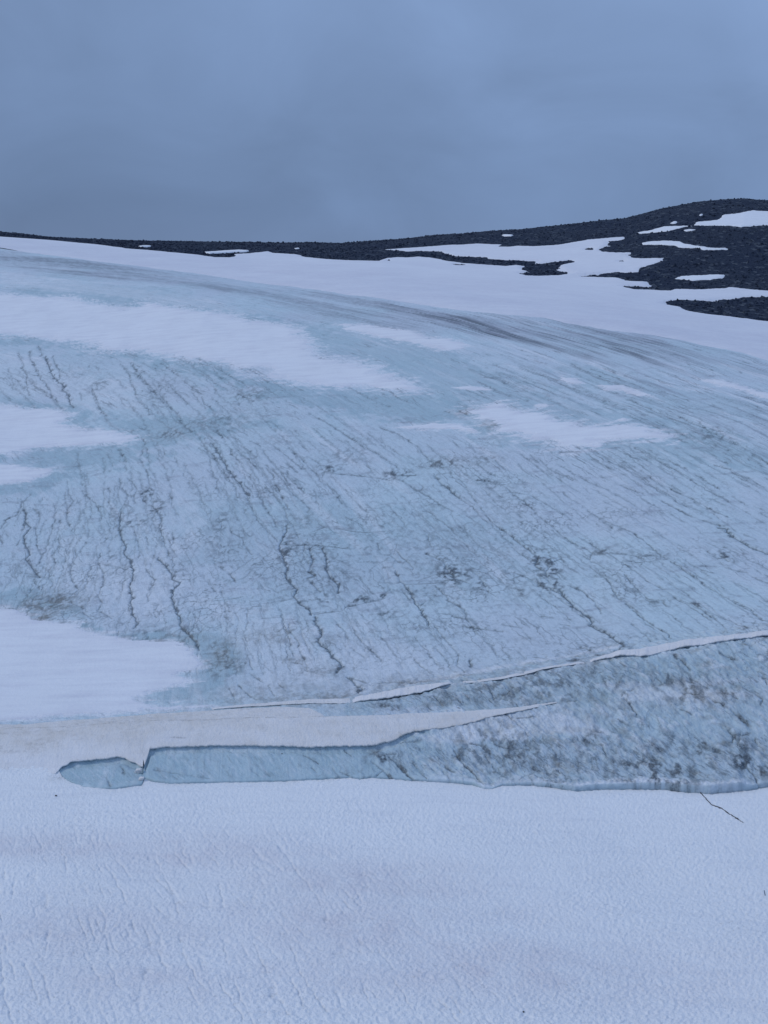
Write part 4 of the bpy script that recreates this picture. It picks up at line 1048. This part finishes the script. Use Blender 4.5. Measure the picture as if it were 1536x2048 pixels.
def build_hill():
    YC, ZC = controls(qs)
    y5, y6, y7, y8 = YC[:, 7], YC[:, 8], YC[:, 9], YC[:, 10]
    yb = y5 + 0.35 * (y6 - y5)
    rows = [1 / ((1 - k) / yb + k / y7) for k in np.linspace(0, 1, 270)]
    rows += [y7 + (y8 - y7) * k for k in np.linspace(0, 1, 26)[1:]]
    Y = np.array(rows); Qm = np.repeat(qs[None, :], len(Y), 0); X = Qm * Y
    Z = surf(Qm, Y)
    up = sstep(0.45, 0.8, (Y - y5) / (y6 - y5))
    m = main_snow(X, Y, up)
    for P_ in HP_W: m = np.maximum(m, poly_sd(X, Y, P_))
    bare = 1 - sstep(-1.5, 2.0, m)
    rough = 0.34 * fbm(X / 4, Y / 6, 5, 211, .65) + 0.18 * (0.5 - worley(X / 1.3, Y / 1.8, 7)) + 0.55 * perlin(X / 24, Y / 30, 213)
    Z = Z + rough * (0.06 + bare * 0.94) - 0.55 * sstep(0.6, 4.0, m)
    tag(grid_mesh('hill', X, Y, Z, M_ROCK, {}, smooth=False), kind='structure')
    # upper snowfield: sheet over ice and hill
    rows = [1 / ((1 - k) / (y5 - 14) + k / (y7 - 6)) for k in np.linspace(0, 1, 330)]
    Y2 = np.array(rows); Q2 = np.repeat(qs[None, :], len(Y2), 0); X2 = Q2 * Y2
    up2 = sstep(0.45, 0.8, (Y2 - y5) / (y6 - y5))
    m2 = main_snow(X2, Y2, up2)
    wid = 4 - 2.0 * up2
    th = np.clip(m2 / wid, -1, 1); th = np.sin(th * np.pi / 2) * (0.28 + 0.10 * up2)
    Z2 = surf(Q2, Y2) + th + 0.05 * fbm(X2 / 6, Y2 / 6, 3, 221) * np.clip(m2 / 4, 0, 1)
    s, a = flow(X2, Y2)
    edge = 1 - sstep(0, 34, m2)
    dust = np.clip((1 - up2) * edge * (.5 + 1.1 * fbm(s / 4, a / 70, 4, 223)), 0, 1) * .8
    dust = np.maximum(dust, np.clip(.72 + .5 * fbm(X2 / 25, Y2 / 18, 4, 225) + .3 * fbm(X2 / 9, Y2 / 3, 3, 226), 0, 1) * (1 - .35 * up2))  # tones the whole upper snowfield darker, less towards the hill
    dirt = 0.5 * sstep(.42, .6, fbm(X2 / 1.6, Y2 / 2.6, 2, 227)) * up2 * (1 - sstep(0, 3.5, m2))
    tag(grid_mesh('upper_snow_field', X2, Y2, Z2, M_SNOW, dict(dust=dust, dirt=dirt, warm=np.zeros(X2.shape)), keep=m2 > -wid), kind='structure')
build_hill()

def sheet(name, W, label, group, base, thick, edge_fn, soft, m_, step=0.00075, nr=120, dust_fn=None, cat='snow patch', inset=0.0):
    """A snow patch lying on the land: a thin lens with its own ragged outline."""
    q = W[:, 0] / W[:, 1]
    pad = 0.006
    q0, q1 = max(q.min() - pad, Q0), min(q.max() + pad, Q1)
    nc = int(np.clip((q1 - q0) / step, 24, 900))
    py = (W[:, 1].max() - W[:, 1].min()) * .08 + soft * 2
    qq = np.linspace(q0, q1, nc)
    rows = 1 / np.linspace(1 / (W[:, 1].min() - py), 1 / (W[:, 1].max() + py), nr)
    Y = np.repeat(rows[:, None], nc, 1); Qm = np.repeat(qq[None, :], nr, 0); X = Qm * Y
    m = poly_sd(X, Y, W) + edge_fn(X, Y) - inset
    z = base(Qm, Y) + thick * np.sin(np.clip(m / soft, -1, 1) * np.pi / 2)
    d = np.zeros(X.shape) if dust_fn is None else dust_fn(X, Y, m)
    o = grid_mesh(name, X, Y, z, m_, dict(dust=d, dirt=np.zeros(X.shape), warm=np.zeros(X.shape)), keep=m > -soft)
    return tag(o, label, cat, group)

for (p, lab, th), W in zip(HILL_PATCHES, HP_W):
    small = th < .45
    sheet('snow_patch', W, lab, 'snow patches on the dark hill', surf, 0.42, (lambda X, Y: .35 * hill_edge_noise(X, Y)) if small else hill_edge_noise, .7 if small else 1.4, M_SNOW, step=0.0006, nr=90, inset=.25 if small else 0.0)

for p, lab, sz, nr in PATCHES:
    W = unproject(p)
    big = len(p) > 25
    def ed(X, Y, sz=sz):
        s, a = flow(X, Y)
        return sz * (1.4 * fbm(X / (5 * sz), Y / (4 * sz), 4, 231, .62) + 3.4 * fbm(X / (4.5 * sz), Y / (1.4 * sz), 5, 233, .68)) * (1 if sz > .55 else .75)
    def du(X, Y, m):
        return np.clip(.12 + .5 * fbm(X / 5, Y / 12, 4, 241) + .9 * fbm(X / 9, Y / 1.6, 4, 243) + .35 * (1 - sstep(0, 3, m)), 0, 1) * .8
    sheet('snow_patch', W, lab, 'snow patches on the glacier ice', ice_height, 0.12 if sz > .55 else .09, ed, 0.9 * sz, M_SNOW, nr=nr * 2, dust_fn=du, inset=(1.0 if big else .35) * sz)

# ------------------------------------------------------------------ snow bank and cream ridges
def strip(name, lo, hi, u0, u1, height, label, cat, m_, nr=46, lipfun=None, group=None, warmf=None, lines=None, sink=False, grime=0.0):
    q0, q1 = float(ray(u0, 1450)[0]), float(ray(u1, 1400)[0])
    nc = int((q1 - q0) / 0.00075)
    qq = np.linspace(max(q0, Q0), min(q1, Q1), nc)
    yl, yh = lo(qq), hi(qq)
    jag = 0.20 * fbm(qq * 160, qq * 0 + 3, 5, 251, .6)
    yl = yl + jag * np.clip((yh - yl) / 1.5, 0.45, 1)
    yh = yh + 0.16 * fbm(qq * 120 + 9, qq * 0 + 7, 5, 252, .65)
    yh = np.maximum(yh, yl + 0.12)
    hl = height(qq) if callable(height) else np.full(nc, float(height))
    hl = hl * np.clip((yh - yl) / 0.7, 0.12, 1) * np.clip(np.minimum(qq - qq[0], qq[-1] - qq) / 0.006 + .12, 0, 1)
    if not sink: hl = hl * np.clip(.9 + .9 * fbm(qq * 70, qq * 0 + 5, 4, 253, .6), .35, 1.4)
    rows, zs, ws = [], [], []
    for off, f in ((0.75, -.25), (0.40, .10), (0.12, .34), (0.02, .55), (-.02, .78)):     # hollow under the lip
        rows.append(yl + off * np.clip(hl * 2.2, 0, 1)); zs.append(hl * f); ws.append(0 * qq)
    for k in np.linspace(0, 1, nr):
        rows.append(yl + (yh - yl) * k)
        prof = 0.93 + 0.12 * math.sin(math.pi * min(k * 1.3, 1)) - 0.45 * k - (0.9 * max(k - .86, 0) / .14)
        zs.append(hl * prof - (0.10 * max(k - .86, 0) / .14)); ws.append(qq * 0 + k)
    Y = np.array(rows); Zo = np.array(zs); Wt = np.array(ws)
    Qm = np.repeat(qq[None, :], len(Y), 0); X = Qm * Y
    # base under the strip is the snow or ice it lies on
    Z = surf(Qm, Y) + Zo
    if sink: Z = Z - 0.20 * (1 - sstep(uq(85), uq(135), Qm)) * (1 - sstep(.02, .30, Wt))
    a = X * 0.86 + Y * 0.5; b = X * 0.5 - Y * 0.86
    body = np.clip(Wt * 8, 0, 1) * np.clip((1 - Wt) * 8, 0, 1)
    fx = fbm(a / 0.35, b / 1.5, 4, 261, .6); lump = fbm(X / 1.3, Y / 1.1, 3, 263)
    Z = Z + body * np.clip(hl / .3, 0, 1) * (0.045 * fx + 0.05 * lump)
    lower = np.exp(-((Wt - 0.0) / 0.05) ** 2)
    warm = np.clip(.16 + .45 * fbm(X / 3, Y / 1.5, 4, 265, .6) + .45 * lower * (.6 + fx) + grime * np.clip(.4 + 1.2 * fbm(X / 1.6, Y / .8, 4, 266), 0, 1), 0, 1) * .55
    if warmf is not None: warm = np.clip(warm + warmf(Qm, Wt), 0, 1)
    dirt = np.clip(.5 * sstep(.25, .6, fx + .4 * lump) * .5 + .30 * sstep(.86, .97, Wt), 0, 1)
    if sink:
        dl = fbm(X / .8, Y / .45, 4, 271, .6)
        dirt = np.maximum(dirt, .34 * sstep(.0, .45, dl + .5 * fbm(X / 4, Y / 2, 3, 272)) * (1 - .75 * sstep(uq(150), uq(620), Qm)) * sstep(.12, .5, Wt))
        warm = np.clip(warm + .12 * sstep(uq(120), uq(260), Qm), 0, 1)
    if lines:
        for stg, pl in lines:
            yl_ = edge_line(pl)(Qm); qa = [float(ray(u_, v_)[0]) for u_, v_ in pl]
            br = np.clip(.55 + 1.2 * perlin(Qm * 90, Qm * 0 + stg * 50, 269), 0, 1) * (Qm > min(qa)) * (Qm < max(qa))
            dirt = np.maximum(dirt, stg * br * np.exp(-((Y - yl_ + .05 * perlin(Qm * 300, Qm * 0, 270)) / .10) ** 2))
    o = grid_mesh(name, X, Y, Z, m_, dict(warm=warm, dirt=dirt, dust=np.clip(.25 + fbm(X / 4, Y / 2, 3, 267), 0, 1) * .4))
    return tag(o, label, cat, group)

BANK_H = [(-260, .12), (60, .12), (110, .2), (160, .26), (300, .34), (600, .36), (760, .36), (900, .24), (1050, .14), (1190, .06)]
def bank_warm(q, wt):
    return 0.30 * (1 - sstep(uq(200), uq(700), q)) * sstep(.15, .6, wt) + 0.10 * sstep(.1, .3, wt) - .5 * (1 - sstep(uq(40), uq(190), q)) * (1 - sstep(.1, .5, wt)) + 0.35 * np.exp(-((wt) / .12) ** 2) * sstep(uq(700), uq(800), q)
strip('snow_bank', L2, LB, -258, 1114, lambda q: along(q, BANK_H), "long cream snow bank overhanging the blue ice trough at lower left", 'snow bank', M_BANK, nr=90, warmf=bank_warm, sink=True, lines=[(.7, [(20,1456),(60,1457),(110,1457),(160,1455),(200,1452),(225,1450),(300,1446),(400,1446),(470,1442),(520,1440)]), (.6, [(530,1441),(600,1440),(640,1437),(700,1435),(768,1432)]), (.6, [(325,1483),(345,1481),(372,1482)]), (.55, [(0,1444.5),(60,1443),(120,1438),(220,1431),(330,1424),(420,1421),(600,1416)])])

def ridge(lo, hi, u0, u1, h, label, grime=.3):
    strip('snow_ridge', edge_line(lo), edge_line(hi), u0, u1, h, label, 'snow ridge', M_BANK, nr=22, group='cream snow ridges along the ice step', grime=grime)
ridge([(420,1420),(480,1416),(560,1411),(620,1408),(690,1408),(702,1405)], [(420,1416),(480,1410),(560,1403),(620,1398),(690,1396),(702,1394)], 425, 700, .12, "low brown-stained snow ridge behind the snow bank, left of the dark notch", .9)
ridge([(704,1406),(760,1401),(800,1394),(840,1388),(864,1380),(890,1373),(908,1368)], [(704,1394),(730,1391),(760,1385),(800,1376),(830,1371),(870,1366),(908,1366)], 705, 908, .24, "short curved cream snow ridge right of the dark notch in the ice step")
ridge([(916,1368),(960,1366),(1012,1358),(1040,1352),(1060,1348),(1085,1340),(1110,1336),(1140,1332),(1172,1327)], [(916,1364),(960,1360),(1012,1352),(1040,1345),(1060,1341),(1090,1334),(1110,1331),(1140,1327),(1172,1321)], 917, 1171, .12, "thin dirty white snow ridge on the ice step, between two larger cream ridges", .9)
ridge([(1170,1329),(1200,1322),(1250,1314),(1285,1315),(1300,1313),(1325,1306),(1360,1298),(1410,1291),(1460,1283),(1500,1277),(1536,1274),(1800,1262)], [(1170,1321),(1200,1315),(1230,1304),(1280,1298),(1330,1287),(1360,1282),(1400,1276),(1460,1271),(1500,1265),(1536,1261),(1800,1240)],
      1172, 1790, .28, "long bright cream snow ridge rising to the right edge above the broken ice ledge")

# ------------------------------------------------------------------ stones and a stake
def stone(u, v, size, height, label, seed):
    x, y = unproject([(u, v)])[0]
    n1, n2 = 9, 14
    V = []
    for i in range(n1 + 1):
        th = math.pi * i / n1
        for j in range(n2):
            ph = 2 * math.pi * j / n2
            r = size * (1 + .35 * float(perlin(np.array(math.cos(ph) * 1.4 + seed), np.array(math.sin(ph) * 1.4 + th * 1.2), seed)))
            V.append((x + 1.25 * r * math.sin(th) * math.cos(ph), y + r * math.sin(th) * math.sin(ph), height(x, y) + CAMZ + size * .35 + .8 * r * math.cos(th)))
    Fq = [(i * n2 + j, i * n2 + (j + 1) % n2, (i + 1) * n2 + (j + 1) % n2, (i + 1) * n2 + j) for i in range(n1) for j in range(n2)]
    tag(link_mesh('stone', np.array(V), np.array(Fq), M_STONE, smooth=False), label, 'stone', 'stones lying on the snow and ice')
stone(112, 1592, .075, field_at, "small black stone on the foreground snow below the left end of the blue trough", 1)
stone(564, 1508, .055, ice_at, "small black stone on the pale blue ice of the trough, under the snow bank", 2)
stone(1047, 2023, .05, field_at, "tiny dark stone in the pinkish snow at the very bottom of the picture", 4)

def snow_block(u, v, sx, sy, sz, label, seed):
    x, y = unproject([(u, v)])[0]
    n1, n2 = 12, 18
    V = []
    for i in range(n1 + 1):
        th = math.pi * i / n1
        for j in range(n2):
            ph = 2 * math.pi * j / n2
            dx, dy, dz = math.sin(th) * math.cos(ph), math.sin(th) * math.sin(ph), math.cos(th)
            k = max(abs(dx), abs(dy), abs(dz)) ** -.55 * (1 + .22 * float(perlin(np.array(dx * 1.7 + seed), np.array(dy * 1.7 + dz * 1.3), seed)))
            V.append((x + sx * k * dx + .3 * sx * k * dz, y + sy * k * dy, ice_at(x, y) + CAMZ + sz * .8 + sz * k * dz))
    Fq = np.array([(i * n2 + j, i * n2 + (j + 1) % n2, (i + 1) * n2 + (j + 1) % n2, (i + 1) * n2 + j) for i in range(n1) for j in range(n2)])
    z_ = np.zeros(len(V))
    tag(link_mesh('snow_block', np.array(V), Fq, M_BANK, dict(warm=z_ + .3, dirt=z_ + .1, dust=z_), smooth=False), label, 'snow block', 'broken snow blocks in the narrow neck of the blue trough')
snow_block(277, 1546, .30, .22, .20, "upper of two broken snow blocks in the narrow neck of the blue trough", 3)
snow_block(283, 1561, .24, .20, .15, "lower of two broken snow blocks in the narrow neck of the blue trough", 6)

def build_stake():
    bx, by = unproject([(1530.5, 1791)])[0]
    tx, _ = unproject([(1528, 1791)])[0]
    z0 = field_at(bx, by)
    root = bpy.data.objects.new('stake', None); C.objects.link(root)
    root.location = (bx, by, z0 + CAMZ)
    tag(root, "short blue-grey stake leaning in the foreground snow by the right edge", 'stake')
    def rod(name, prof):
        V, nn = [], 10
        for (x, y, z, r) in prof:
            for j in range(nn):
                a_ = 2 * math.pi * j / nn
                V.append((x + r * math.cos(a_), y + r * math.sin(a_), z))
        n = len(prof)
        Fq = [(i * nn + j, i * nn + (j + 1) % nn, (i + 1) * nn + (j + 1) % nn, (i + 1) * nn + j) for i in range(n - 1) for j in range(nn)]
        link_mesh(name, np.array(V), np.array(Fq), M_STAKE, parent=root)
    dx = tx - bx
    rod('shaft', [(-dx * .4, 0, -.15, .034), (0, 0, 0, .034), (dx * .5, .0, .17, .034), (dx, 0, .345, .032), (dx, 0, .346, .001)])
    rod('cap', [(dx, 0, .347, .001), (dx, 0, .349, .046), (dx * 1.05, 0, .375, .046), (dx * 1.05, 0, .378, .001)])
build_stake()

# ------------------------------------------------------------------ loose boulders on the hill: one mass of scree
def build_scree():
    g = np.random.default_rng(21)
    ico = bpy.data.meshes.new('tmp')
    t = (1 + 5 ** .5) / 2
    BV = np.array([(-1, t, 0), (1, t, 0), (-1, -t, 0), (1, -t, 0), (0, -1, t), (0, 1, t), (0, -1, -t), (0, 1, -t), (t, 0, -1), (t, 0, 1), (-t, 0, -1), (-t, 0, 1)]) / 1.9
    BF = np.array([(0,11,5),(0,5,1),(0,1,7),(0,7,10),(0,10,11),(1,5,9),(5,11,4),(11,10,2),(10,7,6),(7,1,8),(3,9,4),(3,4,2),(3,2,6),(3,6,8),(3,8,9),(4,9,5),(2,4,11),(6,2,10),(8,6,7),(9,8,1)])
    bpy.data.meshes.remove(ico)
    n = 26000
    q = g.uniform(Q0, Q1, n)
    YC, ZC = controls(q)
    y5, y6, y7 = YC[:, 7], YC[:, 8], YC[:, 9]
    Y = 1 / (1 / (y6 - 30) + g.uniform(0, 1, n) * (1 / (y7 + 3) - 1 / (y6 - 30)))
    X = q * Y
    m = main_snow(X[None], Y[None], np.ones((1, n)))[0]
    for P_ in HP_W: m = np.maximum(m, poly_sd(X[None], Y[None], P_)[0] + .35 * hill_edge_noise(X, Y))
    ok = (m < 0.1) & (Y > y5 + .7 * (y6 - y5))
    X, Y, q = X[ok], Y[ok], q[ok]
    n = len(X)
    r = np.clip(g.lognormal(-1.35, .42, n), .12, .75)
    z = surf(q, Y) + 0.34 * fbm(X / 4, Y / 6, 5, 211, .65) + 0.55 * perlin(X / 24, Y / 30, 213)
    V = BV[None] * (r[:, None, None] * g.uniform(.6, 1.25, (n, 12, 1)) * g.uniform(.7, 1.3, (n, 1, 3)))
    V = V + np.stack([X, Y, z + CAMZ + r * .02], -1)[:, None]
    Fq = (BF[None] + 12 * np.arange(n)[:, None, None]).reshape(-1, 3)
    o = link_mesh('scree', V.reshape(-1, 3), Fq, M_ROCK, smooth=False)
    tag(o, "dark loose boulders strewn over the bare hill between the snow patches", 'scree', kind='stuff')
build_scree()
